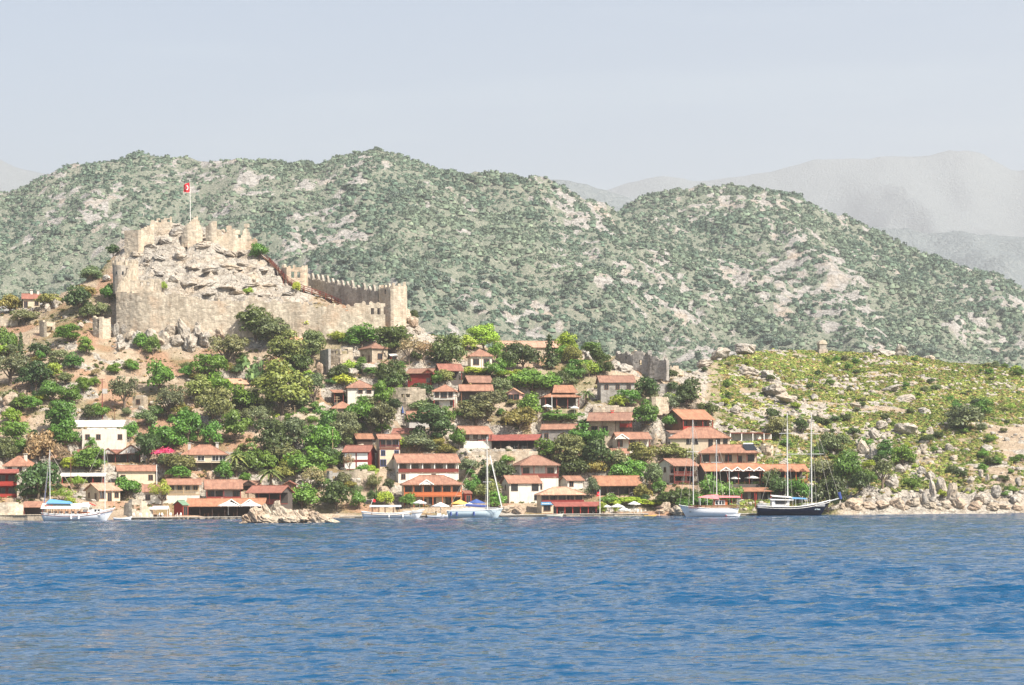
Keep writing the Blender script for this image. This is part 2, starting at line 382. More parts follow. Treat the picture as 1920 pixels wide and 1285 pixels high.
# ------------------------------------------------------------------ haze
def build_haze():
    x0, x1, y0, y1, z0, z1 = -9000, 9000, -200, 14000, -12, 2000
    v = [(x0, y0, z0), (x1, y0, z0), (x1, y1, z0), (x0, y1, z0), (x0, y0, z1), (x1, y0, z1), (x1, y1, z1), (x0, y1, z1)]
    f = [(0, 3, 2, 1), (4, 5, 6, 7), (0, 1, 5, 4), (1, 2, 6, 5), (2, 3, 7, 6), (3, 0, 4, 7)]
    me = np_mesh('haze', v, f)
    m = bpy.data.materials.new('haze'); m.use_nodes = True; nt = m.node_tree; nt.nodes.clear()
    out = nt.nodes.new('ShaderNodeOutputMaterial'); pv = nt.nodes.new('ShaderNodeVolumePrincipled')
    pv.inputs['Color'].default_value = (0.96, 0.975, 1.0, 1); pv.inputs['Density'].default_value = HAZE_D; pv.inputs['Anisotropy'].default_value = 0.2
    nt.links.new(pv.outputs[0], out.inputs['Volume'])
    o = link('haze', me, m); o['kind'] = 'stuff'
HAZE_D = 0.000105
# ------------------------------------------------------------------ foliage
def foliage_mat(name, c, rough=0.6, trans=0.22):
    m = bpy.data.materials.new(name); m.use_nodes = True; nt = m.node_tree; nt.nodes.clear(); MATS[name] = m
    out = N(nt, 'OutputMaterial'); oi = N(nt, 'ObjectInfo'); ge = N(nt, 'NewGeometry')
    r = ramp(nt, ge.outputs['Random Per Island'], [(0, tuple(x*0.72 for x in c)), (0.6, c), (1, (c[0]*1.5, c[1]*1.35, c[2]*1.2))])
    col = mix(nt, 1.0, r.outputs[0], (1, 1, 1), 'MULTIPLY'); mn = nt.nodes[-1]
    nt.links.new(oi.outputs['Color'], mn.inputs[7])
    d = N(nt, 'BsdfDiffuse'); t = N(nt, 'BsdfTranslucent'); g = N(nt, 'BsdfGlossy'); g.inputs['Roughness'].default_value = 0.5
    nt.links.new(col, d.inputs[0]); nt.links.new(col, t.inputs[0])
    ms = N(nt, 'MixShader'); ms.inputs[0].default_value = trans
    nt.links.new(d.outputs[0], ms.inputs[1]); nt.links.new(t.outputs[0], ms.inputs[2])
    ms2 = N(nt, 'MixShader'); ms2.inputs[0].default_value = 0.035; nt.links.new(ms.outputs[0], ms2.inputs[1]); nt.links.new(g.outputs[0], ms2.inputs[2])
    nt.links.new(ms2.outputs[0], out.inputs[0])
    return m
SPEC = {'green': (0.095, 0.21, 0.03), 'dark': (0.055, 0.10, 0.026), 'olive': (0.125, 0.17, 0.07), 'lime': (0.24, 0.36, 0.04),
        'dry': (0.25, 0.22, 0.12), 'yellow': (0.18, 0.20, 0.05), 'pink': (0.52, 0.07, 0.17), 'cactus': (0.16, 0.24, 0.10), 'palm': (0.12, 0.18, 0.05), 'cypress': (0.02, 0.045, 0.02), 'scrub': (0.185, 0.19, 0.045), 'maquis': (0.12, 0.185, 0.145)}  # maquis is lightened and cooled, with some haze in its colour
for k, c in SPEC.items(): foliage_mat('leaf_'+k, c)
simple('bark', (0.16, 0.12, 0.09), 0.9, 0.3, 6)
simple('pale_bark', (0.5, 0.46, 0.4), 0.9, 0.2, 6)

def leaf_quads(P, Nn, size, rng, asp=1.5):
    n = len(P); sz = size*(0.6+0.8*rng.rand(n))[:, None]
    t = rng.randn(n, 3); t -= (t*Nn).sum(1)[:, None]*Nn; t /= np.linalg.norm(t, axis=1)[:, None]+1e-9
    b = np.cross(Nn, t)
    a = t*sz*asp*0.5; c = b*sz*0.5
    V = np.stack([P-a-c*0.6, P+a*0.7-c, P+a+c*0.5, P-a*0.6+c], 1)
    return V.reshape(-1, 3)
def crown_verts(rng, K, per, leaf, cr=0.36, zlo=-0.45, flat=1.0, asp=1.5):
    """unit crown centred at origin, radius ~1"""
    out = []
    for k in range(K):
        d = rng.randn(3); d /= np.linalg.norm(d)
        if d[2] < zlo: d[2] *= -0.5
        r = 0.30+0.46*rng.rand()**0.7
        c = d*r*np.array([1, 1, flat]); rad = cr*(0.5+0.75*rng.rand())
        n = int(per*(rad/cr)**2)
        q = rng.randn(n, 3); q /= np.linalg.norm(q, axis=1)[:, None]
        q[:, 2] = np.where(q[:, 2] < -0.4, -q[:, 2]*0.6, q[:, 2])
        P = c+q*rad*(0.72+0.33*rng.rand(n))[:, None]*np.array([1, 1, 0.85])
        nn = q+rng.randn(n, 3)*0.45; nn /= np.linalg.norm(nn, axis=1)[:, None]
        out.append(leaf_quads(P, nn, leaf, rng, asp))
    return np.concatenate(out)
def tube(path, rad, seg=6):
    V = []; F = []
    for i, p in enumerate(path):
        p = np.array(p, float)
        d = np.array(path[min(i+1, len(path)-1)], float)-np.array(path[max(i-1, 0)], float); d /= np.linalg.norm(d)+1e-9
        u = np.cross(d, [0, 1, 0.01]); u /= np.linalg.norm(u)+1e-9; v = np.cross(d, u)
        for j in range(seg):
            a = 2*math.pi*j/seg; V.append(p+(u*math.cos(a)+v*math.sin(a))*rad[i])
        if i:
            for j in range(seg):
                F.append(((i-1)*seg+j, (i-1)*seg+(j+1) % seg, i*seg+(j+1) % seg, i*seg+j))
    return V, F
def join(parts):
    V = []; F = []
    for v, f in parts:
        o = len(V); V += [tuple(p) for p in v]; F += [tuple(i+o for i in q) for q in f]
    return V, F
def mesh_py(name, V, F, mat=None, smooth=False):
    me = bpy.data.meshes.new(name); me.from_pydata([tuple(map(float, v)) for v in V], [], [tuple(f) for f in F])
    if mat: me.materials.append(MATS[mat])
    if smooth: me.polygons.foreach_set('use_smooth', [True]*len(me.polygons))
    me.update(); return me
PROTO = {}
def make_proto(key, species, seed, kind='round'):
    """unit tree: base at origin, total height 1, crown width about 1"""
    rng = np.random.RandomState(seed); parts = []
    if kind == 'round':
        C = crown_verts(rng, 34, 125, 0.07, 0.36, -0.8)
        C = C*np.array([0.60, 0.60, 0.52])+np.array([0, 0, 0.50]); tb, tr = 0.35, 0.028
    elif kind == 'loose':
        C = crown_verts(rng, 26, 95, 0.06, 0.29, -0.5)
        C = C*np.array([0.62, 0.62, 0.50])+np.array([0, 0, 0.54]); tb, tr = 0.45, 0.045
    elif kind == 'bush':
        C = crown_verts(rng, 26, 110, 0.075, 0.38, -0.4)
        C = C*np.array([0.60, 0.60, 0.66])+np.array([0, 0, 0.36]); tb, tr = 0.3, 0.03
    elif kind == 'airy':
        C = crown_verts(rng, 22, 60, 0.05, 0.33, -0.3, asp=2.2)
        C = C*np.array([0.58, 0.58, 0.52])+np.array([0, 0, 0.5]); tb, tr = 0.4, 0.03
    elif kind == 'conifer':
        out = []
        for k in range(11):
            z = 0.12+0.86*k/11; rr = 0.46*(1-z)**0.75+0.03; n = int(200*(rr+0.1))
            a = rng.rand(n)*6.283; rad = rr*rng.rand(n)**0.5
            lobes = 0.75+0.25*np.sin(a*5+k*2)
            P = np.stack([np.cos(a)*rad*lobes, np.sin(a)*rad*lobes, z+(0.06*(1-rad/rr))+rng.randn(n)*0.012-0.02], 1)
            nn = np.stack([np.cos(a)*0.5, np.sin(a)*0.5, np.ones(n)], 1)+rng.randn(n, 3)*0.4; nn /= np.linalg.norm(nn, axis=1)[:, None]
            out.append(leaf_quads(P, nn, 0.05, rng, 1.8))
        C = np.concatenate(out); tb, tr = 0.9, 0.03
    elif kind == 'cypress':
        n = 1500; z = rng.rand(n); a = rng.rand(n)*6.283; rr = 0.5*np.sin(np.pi*np.clip(z*0.92+0.06, 0, 1))**0.6*(0.8+0.25*rng.rand(n))
        P = np.stack([np.cos(a)*rr, np.sin(a)*rr, 0.05+z*0.95], 1); nn = np.stack([np.cos(a), np.sin(a), 0*a+0.3], 1)+rng.randn(n, 3)*0.4
        nn /= np.linalg.norm(nn, axis=1)[:, None]; C = leaf_quads(P, nn, 0.07, rng); tb, tr = 0.2, 0.05
    elif kind == 'palm':
        V = []
        for k in range(26):
            a = k*2.4; el = 1.15-1.5*(k/26.0)
            for s in range(9):
                t0, t1 = s/9, (s+1)/9
                def pt(t):
                    r = t*0.5*math.cos(el)*1.0+0.02; zz = 0.62+0.40*(t*math.sin(el))-0.30*t*t
                    return np.array([r*math.cos(a), r*math.sin(a), zz])
                p0, p1 = pt(t0), pt(t1); side = np.array([-math.sin(a), math.cos(a), 0]); wd = 0.055*(1-t0*0.7)
                for sg in (-1, 1):
                    V += [p0, p1, p1+side*sg*wd-np.array([0, 0, wd*0.5]), p0+side*sg*wd*1.1-np.array([0, 0, wd*0.5])]
        C = np.array(V); tb, tr = 0.62, 0.05
    elif kind == 'cactus':
        V = []
        for k in range(120):
            c = rng.randn(3)*np.array([0.22, 0.22, 0.2]); c[2] = abs(c[2])*1.3+0.12
            nn = rng.randn(3); nn[2] *= 0.3; nn /= np.linalg.norm(nn); V.append(leaf_quads(np.array([c]*1), np.array([nn]), 0.16, rng, 1.3))
        C = np.concatenate(V); tb, tr = 0.3, 0.04
    me = np_mesh('crown', C, np.arange(len(C)).reshape(-1, 4)); me.materials.append(MATS['leaf_'+species])
    bend = rng.randn(2)*0.03
    parts.append(tube([(0, 0, -0.08), (bend[0], bend[1], tb*0.4), (bend[0]*0.3, bend[1]*0.3, tb)], [tr*1.4, tr, tr*0.7], 7))
    if kind in ('round', 'loose', 'bush', 'airy'):
        for k in range(6):
            a = k*1.05+rng.rand(); r = 0.28+0.1*rng.rand(); z0 = tb*(0.35+0.1*k/2)
            parts.append(tube([(bend[0]*0.6, bend[1]*0.6, z0), (r*0.5*math.cos(a), r*0.5*math.sin(a), z0+0.18), (r*math.cos(a), r*math.sin(a), z0+0.38)], [tr*0.6, tr*0.4, tr*0.18], 5))
    V, F = join(parts)
    tm = mesh_py('trunk', V, F, 'pale_bark' if key == 'vivid_pale' else 'bark', True)
    PROTO[key] = (me, tm)
for sp, kind in (('green', 'round'), ('green', 'bush'), ('dark', 'round'), ('dark', 'bush'), ('olive', 'loose'), ('olive', 'round'), ('olive', 'bush'), ('lime', 'bush'), ('lime', 'airy'), ('lime', 'round'), ('dry', 'airy'), ('dry', 'bush'), ('yellow', 'round'), ('yellow', 'bush'),
                 ('pink', 'airy'), ('cactus', 'cactus'), ('palm', 'palm'), ('dark', 'conifer'), ('cypress', 'cypress')):
    for v in range(3 if kind in ('round', 'bush', 'loose') else 1):
        make_proto((sp, kind, v), sp, hash((len(sp), kind[0] == 'r', v)) % 1000+v*31+len(kind)*7+ord(sp[0])*3, kind)
LOOK = {('green', 'round'): 'green broadleaf tree with a rounded crown', ('green', 'bush'): 'low spreading bright green bush', ('dark', 'round'): 'dark green leafy tree', ('dark', 'bush'): 'dark green dense bush',
        ('olive', 'loose'): 'grey-green olive tree with open crown', ('olive', 'round'): 'grey-green olive tree with full crown', ('olive', 'bush'): 'grey-green low olive bush', ('lime', 'bush'): 'yellowish lime green bush',
        ('lime', 'airy'): 'thin lime green sapling', ('lime', 'round'): 'vivid lime green tree', ('dry', 'airy'): 'dry brown sparse tree', ('dry', 'bush'): 'dry tan brown bush', ('yellow', 'round'): 'yellow-olive full tree',
        ('yellow', 'bush'): 'yellow-olive low bush', ('pink', 'airy'): 'magenta flowering bougainvillea', ('cactus', 'cactus'): 'pale green prickly pear cactus', ('palm', 'palm'): 'palm with arching fronds', ('dark', 'conifer'): 'dark pointed conifer', ('cypress', 'cypress'): 'narrow dark cypress'}
CATN = {'palm': ('palm_tree', 'palm'), 'conifer': ('conifer_tree', 'conifer'), 'cypress': ('cypress_tree', 'cypress'), 'cactus': ('prickly_pear', 'cactus')}
THINGS = []      # (object, look, px, py, area)
trng = random.Random(11)
def tree(px, cy, wpx, hpx, sp, kind, trunk=0.1, Y=None):
    base = cy+hpx*(0.5+trunk)
    p = hit(px, base) if Y is None else W(px, base, Y)
    s = FPX/p.y; tot = hpx*(1.12+trunk)/s; wd = wpx/s*1.16
    me, tm = PROTO[(sp, kind, trng.randrange(3) if (sp, kind, 1) in PROTO else 0)]
    if kind in CATN: nm, cat = CATN[kind]
    elif sp == 'pink': nm, cat = 'bougainvillea', 'bougainvillea'
    elif sp == 'olive' and kind != 'bush': nm, cat = 'olive_tree', 'olive tree'
    elif kind == 'bush': nm, cat = 'bush', 'bush'
    else: nm, cat = 'leafy_tree', 'tree'
    e = bpy.data.objects.new(nm, None); COL.objects.link(e); e.empty_display_size = 0.3
    e.location = p; e.rotation_euler = (0, 0, trng.random()*6.28); e.scale = (wd*trng.uniform(.88, 1.12), wd*trng.uniform(.8, 1.0), tot)
    e['category'] = cat
    c = bpy.data.objects.new('crown', me); t = bpy.data.objects.new('trunk', tm)
    b = 0.85+0.5*trng.random(); c.color = (b*(0.9+0.45*trng.random()), b, b*(0.8+0.4*trng.random()), 1)
    for o in (c, t): COL.objects.link(o); o.parent = e
    THINGS.append((e, LOOK[(sp, kind)], px, cy, wpx*hpx))
    return e
TREES = '''39 655 24 56 dark conifer|127 627 42 32 green round|161 652 32 30 green round|139 681 32 26 green bush|108 670 32 28 olive round|96 697 38 30 lime bush|65 705 62 50 dark round|13 640 38 42 green bush
20 690 52 56 olive loose|157 725 32 28 green round|131 742 38 28 green bush|98 738 46 34 green bush|78 748 22 13 lime bush|112 782 46 60 green round|22 778 36 28 lime bush|233 738 46 62 olive loose
215 692 26 20 green round|300 708 54 52 green bush|262 640 34 28 green bush|286 650 24 32 green bush|150 562 48 42 dark bush|205 550 34 32 green bush|166 583 32 28 dark bush|190 583 26 30 olive bush
18 568 48 32 yellow bush|45 596 46 24 olive bush|92 560 42 22 yellow bush|80 560 22 22 dark bush|160 546 40 22 yellow bush|172 512 36 26 olive bush|25 808 42 36 green round|76 838 54 56 dry bush|115 852 32 36 dry bush|120 815 48 50 green round
10 848 38 44 olive round|167 864 58 46 green round|72 898 78 64 dark bush|117 930 46 28 lime airy|146 908 30 26 lime airy|238 914 46 30 green bush|278 783 38 32 olive bush|245 812 26 28 green bush
278 842 44 56 dark round|303 858 38 34 pink airy|302 925 40 42 lime airy|320 815 62 50 green bush|352 800 44 56 green round|398 815 42 42 green bush|440 800 42 52 green round|338 866 50 30 olive bush
332 888 48 22 green bush|442 866 50 44 palm palm|420 884 30 32 green bush|466 860 44 46 green bush|485 785 36 44 olive loose|505 828 72 66 dark round|550 818 62 56 olive round|525 852 54 44 olive round
600 824 54 52 green round|577 866 70 46 green bush|506 893 56 44 palm palm|533 884 36 28 yellow bush|583 900 46 46 dry airy|566 930 54 38 green bush|318 752 52 62 olive loose|393 688 50 44 green round
426 655 70 58 olive loose|480 604 62 56 dark round|512 622 60 50 olive round|573 616 66 32 lime bush|540 658 62 58 yellow round|562 676 52 44 dark bush|583 643 44 52 olive round|518 686 44 30 dry bush
478 692 44 40 cactus cactus|530 730 84 84 yellow round|588 728 54 54 olive loose|373 730 44 44 yellow round|403 720 54 34 green bush|450 750 58 46 green bush|401 762 62 62 olive round|336 768 34 28 yellow bush
677 636 62 38 green bush|634 632 30 20 lime bush|735 640 60 58 dark round|768 660 46 48 dry airy|795 658 34 36 dry airy|838 662 64 62 olive round|677 682 22 18 green round|642 715 40 24 lime bush
729 700 38 46 dark bush|752 706 34 32 dark bush|716 743 32 44 green round|793 762 54 30 olive bush|677 782 54 46 green bush|716 784 50 52 olive round|614 800 44 50 green bush|603 828 50 46 green bush
640 806 54 52 olive round|660 816 40 34 olive bush|807 800 64 60 dark round|832 782 38 28 green bush|786 832 54 32 olive bush|755 844 34 22 lime bush|838 848 38 22 yellow bush|861 828 36 32 green bush
822 710 26 22 green bush|906 633 48 44 lime round|877 642 30 28 lime bush|932 660 30 34 green bush|978 666 62 48 dark bush|1030 660 40 58 dark conifer|1063 648 30 44 lime round|1074 666 34 34 yellow bush|1107 647 34 22 green round
1132 690 28 26 dark bush|1095 698 18 26 olive bush|997 718 84 42 green bush|943 728 36 40 olive round|992 760 50 40 green bush|912 757 52 42 olive round|893 782 70 44 olive round|975 787 50 42 yellow bush
1100 740 34 26 palm palm|1211 728 48 38 dark bush|1177 747 34 30 green round|1289 738 44 50 dark round|1257 750 20 26 lime bush|1211 775 44 40 green bush|1263 795 46 32 green bush|1328 770 38 32 dark bush
1050 790 66 20 green bush|1096 794 44 20 dark bush|1100 820 64 42 green bush|1062 842 64 60 olive round|1028 852 62 34 green bush|1118 850 62 54 dark bush|1152 862 40 34 olive bush|1203 853 50 42 yellow round|1268 853 56 32 yellow bush
925 882 62 50 dark bush|886 916 24 36 green bush|915 916 44 34 yellow bush|1072 882 54 46 dark bush|1117 882 38 30 yellow bush|1178 890 62 50 green round|1110 915 28 34 olive bush|1143 938 34 20 green bush
1227 892 34 44 olive round|1264 930 80 46 dark bush|1304 946 62 26 green bush|1336 920 46 48 green bush|1372 925 30 34 green bush|1204 922 30 28 yellow bush|1465 912 48 44 dark bush|1498 922 46 40 green bush
1553 925 64 62 dark bush|1541 884 44 42 olive bush|1592 880 58 62 green bush|1612 908 44 36 dark bush|1660 845 30 34 green round|1692 855 42 32 green bush|1655 888 46 48 olive loose|1709 907 32 24 green bush
1806 786 62 42 olive bush|1842 765 40 28 green bush|1567 830 50 38 olive bush|1462 800 44 38 olive bush|1503 798 28 24 dark round|1450 776 28 20 dark bush|632 928 62 48 dark bush|672 940 34 30 green bush
700 930 20 30 dark bush|765 940 34 24 green bush|1445 905 30 40 dark bush|560 740 24 20 olive bush|600 905 30 22 green bush|655 868 24 30 dry airy|700 905 24 26 olive bush
885 700 34 14 lime bush|915 700 34 14 lime bush|945 700 34 14 lime bush|972 701 30 14 lime bush|1130 955 14 22 lime bush|1155 952 10 22 lime bush|1176 940 60 14 lime bush|1230 944 56 12 lime bush
250 690 20 16 green bush|60 760 40 26 green bush|20 745 30 24 olive bush|180 700 20 14 dry bush|350 690 22 16 olive bush|640 745 20 16 green bush|775 580 20 18 dark round|466 545 18 14 lime bush|486 476 38 28 green bush|555 540 16 20 lime bush|306 540 14 18 lime bush|213 468 22 20 dark round'''

def fill_trees():
    q = random.Random(123); n = 0; tries = 0
    occ = [(float(a.split()[0]), float(a.split()[1]), float(a.split()[2])) for a in TREES.replace('\n', '|').split('|')]
    while n < 150 and tries < 6000:
        tries += 1
        px = q.uniform(0, 1310); py = q.uniform(650, 940)
        if 205 < px < 800 and py < 670 or px < 300 and q.random() < .35 or 110 < px < 420 and py < 770 and q.random() < .75: continue
        if px > 1290 and py < 780 or px > 1130 and py < 700: continue
        if any(h['L']-4 < px < h['R']+4 and h['ridge']-6 < py < h['base']-1 for h in HOUSES): continue
        if any((px-a)**2+(py-b)**2*1.6 < (c*.42)**2 for a, b, c in occ): continue
        w_ = q.uniform(16, 36); k = q.random()
        sp, kd = ('green', 'bush') if k < .3 else ('green', 'round') if k < .42 else ('dark', 'bush') if k < .6 else ('olive', 'bush') if k < .75 else ('olive', 'round') if k < .82 else ('lime', 'bush') if k < .9 else ('yellow', 'bush')
        if py > 925 and kd != 'bush': continue
        tree(px, py, w_, w_*q.uniform(.65, .95), sp, kd, 0.03); occ.append((px, py, w_)); n += 1
# ------------------------------------------------------------------ masses of bushes
def bush_bits(seed, n, leaf):
    rng = np.random.RandomState(seed)
    C = crown_verts(rng, 7, n, leaf, 0.5, 0.0)
    return C*np.array([0.78, 0.78, 0.62])+np.array([0, 0, 0.30])
def core_bits():
    V = []
    for i in range(3):
        for j in range(7):
            e = [-0.1, 0.55, 1.2][i]; a = j*6.283/7
            V.append((0.68*math.cos(e)*math.cos(a), 0.68*math.cos(e)*math.sin(a), 0.62*math.sin(e)))
    F = [(i*7+j, i*7+(j+1) % 7, (i+1)*7+(j+1) % 7, (i+1)*7+j) for i in range(2) for j in range(7)]
    return np.array(V), np.array(F)
def tint_foliage(name):
    m = bpy.data.materials.new(name); m.use_nodes = True; nt = m.node_tree; nt.nodes.clear(); MATS[name] = m
    out = N(nt, 'OutputMaterial'); at = N(nt, 'Attribute', attribute_name='tint'); ge = N(nt, 'NewGeometry')
    r = ramp(nt, ge.outputs['Random Per Island'], [(0, (0.7, 0.7, 0.7)), (1, (1.35, 1.3, 1.2))])
    col = mix(nt, 1.0, at.outputs['Color'], r.outputs[0], 'MULTIPLY')
    d = N(nt, 'BsdfDiffuse'); t = N(nt, 'BsdfTranslucent'); nt.links.new(col, d.inputs[0]); nt.links.new(col, t.inputs[0])
    ms = N(nt, 'MixShader'); ms.inputs[0].default_value = 0.18
    nt.links.new(d.outputs[0], ms.inputs[1]); nt.links.new(t.outputs[0], ms.inputs[2]); nt.links.new(ms.outputs[0], out.inputs[0])
tint_foliage('mass')
def mass(name, P, rad, hgt, tint, protos, seed, core=True):
    rng = np.random.RandomState(seed); n = len(P); allV = []; allT = []; nq = 0; quads = []
    off = 0
    which = rng.randint(len(protos), size=n); ang = rng.rand(n)*6.283
    cV, cF = core_bits()
    for k, B in enumerate(protos):
        idx = np.where(which == k)[0]
        if len(idx) == 0: continue
        for base, F in ((B, np.arange(len(B)).reshape(-1, 4)),)+(((cV, cF),) if core else ()):
            c, s = np.cos(ang[idx])[:, None], np.sin(ang[idx])[:, None]
            x = (base[None, :, 0]*c-base[None, :, 1]*s)*rad[idx][:, None]; y = (base[None, :, 0]*s+base[None, :, 1]*c)*rad[idx][:, None]
            z = base[None, :, 2]*hgt[idx][:, None]
            V = np.stack([x, y, z], -1)+P[idx][:, None, :]
            allV.append(V.reshape(-1, 3)); allT.append(np.repeat(tint[idx], len(base), axis=0))
            q = F[None]+(np.arange(len(idx))*len(base))[:, None, None]+off
            quads.append(q.reshape(-1, 4)); off += len(idx)*len(base)
    me = np_mesh(name, np.concatenate(allV), np.concatenate(quads)); vcol(me, 'tint', np.concatenate(allT))
    me.materials.append(MATS['mass'])
    o = link(name, me); o['kind'] = 'stuff'; return o
def build_masses():
    rng = np.random.RandomState(21)
    # --- maquis on the mountain
    n = 88000
    Y = 1120+1110*rng.rand(n)**0.9; u = -0.262+0.524*rng.rand(n); X = u*Y
    acc = rng.rand(n) < (Y/2250)
    X, Y = X[acc], Y[acc]
    Z = mid_h(X, Y); rkm = mid_rock(X, Y)
    keep = rng.rand(len(X)) > 0.76*rkm+0.22*sstep(-.1, .5, fbm(X/120, Y/160, 3, 341))
    X, Y, Z = X[keep], Y[keep], Z[keep]
    clus = sstep(-.4, .4, fbm(X/42, Y/50, 3, 333)); rad = (1.1+(2.2+2.4*clus)*rng.rand(len(X))**1.6)*(0.95+0.25*Y/2200); hgt = rad*(0.8+0.5*rng.rand(len(X)))
    # drop what the front ridge hides
    px = 960+FPX*X/Y; topy = HZ-(Z+hgt-CAMH)/Y*FPX
    crest = np.interp(px, *T_PC)+(px-960)*ROLL
    vis = topy < crest+25
    X, Y, Z, rad, hgt, topy, crest, px = [a[vis] for a in (X, Y, Z, rad, hgt, topy, crest, px)]
    v = rng.rand(len(X))
    v = np.clip(v*0.7+0.5*sstep(-.3, .4, fbm(X/60, Y/90, 3, 337)), 0, 1.1)
    hue = np.stack([0.10+0.085*v, 0.158+0.08*v, 0.122+0.055*v], 1)*(0.7+0.6*rng.rand(len(X)))[:, None]  # bush tones raised and cooled to stand in for part of the haze
    P = np.stack([X, Y, Z-0.3*hgt*0.5], 1)
    size = rad/Y*FPX
    cand = np.where((topy < crest-14) & (px > 5) & (px < 1915))[0]
    big = cand[np.argsort(-size[cand])][:280]
    m = np.ones(len(X), bool); m[big] = False
    protos = [bush_bits(s, 6, 0.38) for s in range(5)]
    mass('mountain_scrub', P[m], rad[m], hgt[m], hue[m], protos, 5)
    pm = []
    for s in range(4):
        B = bush_bits(50+s, 34, 0.19); me = np_mesh('maquis_bush', B, np.arange(len(B)).reshape(-1, 4)); me.materials.append(MATS['leaf_maquis']); pm.append(me)
    for i in big:
        o = link('maquis_bush', pm[i % 4]); o.location = P[i]; o.rotation_euler = (0, 0, rng.rand()*6.28); o.scale = (rad[i], rad[i], hgt[i])
        c = 0.8+0.5*rng.rand(); o.color = (c*1.1, c, c, 1)
        o['category'] = 'bush'; o['group'] = 'rounded maquis bushes on the mountainside'; o['label'] = 'rounded grey-green maquis bush on the hazy mountainside'
    # --- low scrub on the right hill and in the village
    n = 60000
    px = 1230+740*rng.rand(n); Y = 515+200*rng.rand(n)**0.85; X = (px-960)/FPX*Y
    rk, gr, red = masks(X, Y); yc = np.interp(px, *T_YC); ys = np.interp(px, *T_YS)
    keep = (rng.rand(n) < gr*(1-0.85*rk)*0.9*sstep(1290, 1390, px)) & (Y < yc+12) & (Y > ys+9)
    X, Y = X[keep], Y[keep]; Z = np.array([zat(a, b) for a, b in zip(X, Y)])
    rad = 0.35+0.9*rng.rand(len(X))**2.2; hgt = rad*(0.55+0.3*rng.rand(len(X)))
    v = rng.rand(len(X)); patch = sstep(-0.3, 0.4, fbm(X/18, Y/14, 3, 91))
    a = np.array([0.28, 0.32, 0.095]); b = np.array([0.16, 0.235, 0.065]); c = np.array([0.34, 0.27, 0.13])
    hue = np.where((v < 0.5)[:, None], a, np.where((v < 0.8)[:, None], b, c))*(0.8+0.4*rng.rand(len(X)))[:, None]*(0.8+0.3*patch)[:, None]
    P = np.stack([X, Y, Z-0.05], 1)
    mass('ground_scrub', P, rad, hgt, hue, [bush_bits(100+s, 7, 0.36) for s in range(5)], 6)
    # shrubs dotted over the right hill, and plants filling the village slope
    q = random.Random(77); cnt = 0
    while cnt < 120:
        px_ = q.uniform(1310, 1915); py_ = q.uniform(668, 930); w_ = q.uniform(9, 22)*(0.8+0.5*(py_-668)/260)
        if py_ > 880 and px_ < 1560 or px_ < 1470 and py_ > 770: continue
        p_ = hit(px_, py_+w_*.3)
        sp_ = q.choice(['green', 'dark', 'dark', 'olive', 'green', 'lime']); e = tree(px_, py_, w_, w_*q.uniform(.6, .85), sp_, 'bush', 0.0); THINGS.pop()
        e.name = 'shrub'; e['group'] = 'small shrubs dotted over the right hillside'; e['label'] = 'small green shrub on the rocky right hillside'; cnt += 1
    # loose stones
    n = 18000; px = -10+1940*rng.rand(n); Y = 508+185*rng.rand(n); X = (px-960)/FPX*Y
    rk, gr, red = masks(X, Y); yc = np.interp(px, *T_YC); ys = np.interp(px, *T_YS)
    keep = (Y < yc+3) & (Y > ys+3) & (rng.rand(n) < 0.06+0.5*rk+0.22*sstep(1300, 1400, px)+0.25*sstep(1540, 1600, px)*(Y < ys+20)) & ~((castle_mask(X, Y) > .2) & (rng.rand(n) < .5))
    X, Y = X[keep], Y[keep]; Z = np.array([zat(a, b) for a, b in zip(X, Y)]); rad = 0.25+0.95*rng.rand(len(X))**3; rng2 = np.random.RandomState(3)
    st = []
    for k in range(4):
        me = rock_proto(300+k, 2); st.append((np.array([v.co[:] for v in me.vertices]), np.array([p.vertices[:] for p in me.polygons]))); bpy.data.meshes.remove(me)
    V = []; F = []; off = 0
    for i in range(len(X)):
        B, Fc = st[i % 4]; a = rng2.rand()*6.28; c, s = math.cos(a), math.sin(a)
        V.append(np.stack([B[:, 0]*c-B[:, 1]*s, B[:, 0]*s+B[:, 1]*c, B[:, 2]*(.6+.6*rng2.rand())], 1)*rad[i]+np.array([X[i], Y[i], Z[i]+rad[i]*.15])); F.append(Fc+off); off += len(B)
    me = np_mesh('loose_stones', np.concatenate(V), np.concatenate(F)); me.materials.append(MATS['rock_grey']); o = link('loose_stones', me); o['kind'] = 'stuff'
    # dry weeds over the village slope
    n = 9000
    px = -20+1330*rng.rand(n); Y = 505+150*rng.rand(n); X = (px-960)/FPX*Y; yc = np.interp(px, *T_YC); ys = np.interp(px, *T_YS)
    keep = (Y < yc+4) & (Y > ys+12) & (castle_mask(X, Y) < 0.3) & (fbm(X/10, Y/8, 3, 95) > -0.15)
    X, Y = X[keep], Y[keep]; Z = np.array([zat(a, b) for a, b in zip(X, Y)])
    rad = 0.25+0.75*rng.rand(len(X))**2; hgt = rad*(0.7+0.5*rng.rand(len(X))); v = rng.rand(len(X))
    hue = np.where((v < 0.35)[:, None], np.array([0.10, 0.13, 0.04]), np.where((v < 0.6)[:, None], np.array([0.17, 0.17, 0.06]), np.array([0.36, 0.27, 0.14])))*(0.8+0.4*rng.rand(len(X)))[:, None]
    mass('dry_weeds', np.stack([X, Y, Z-0.05], 1), rad, hgt, hue, [bush_bits(120+s, 7, 0.4) for s in range(4)], 8, False)
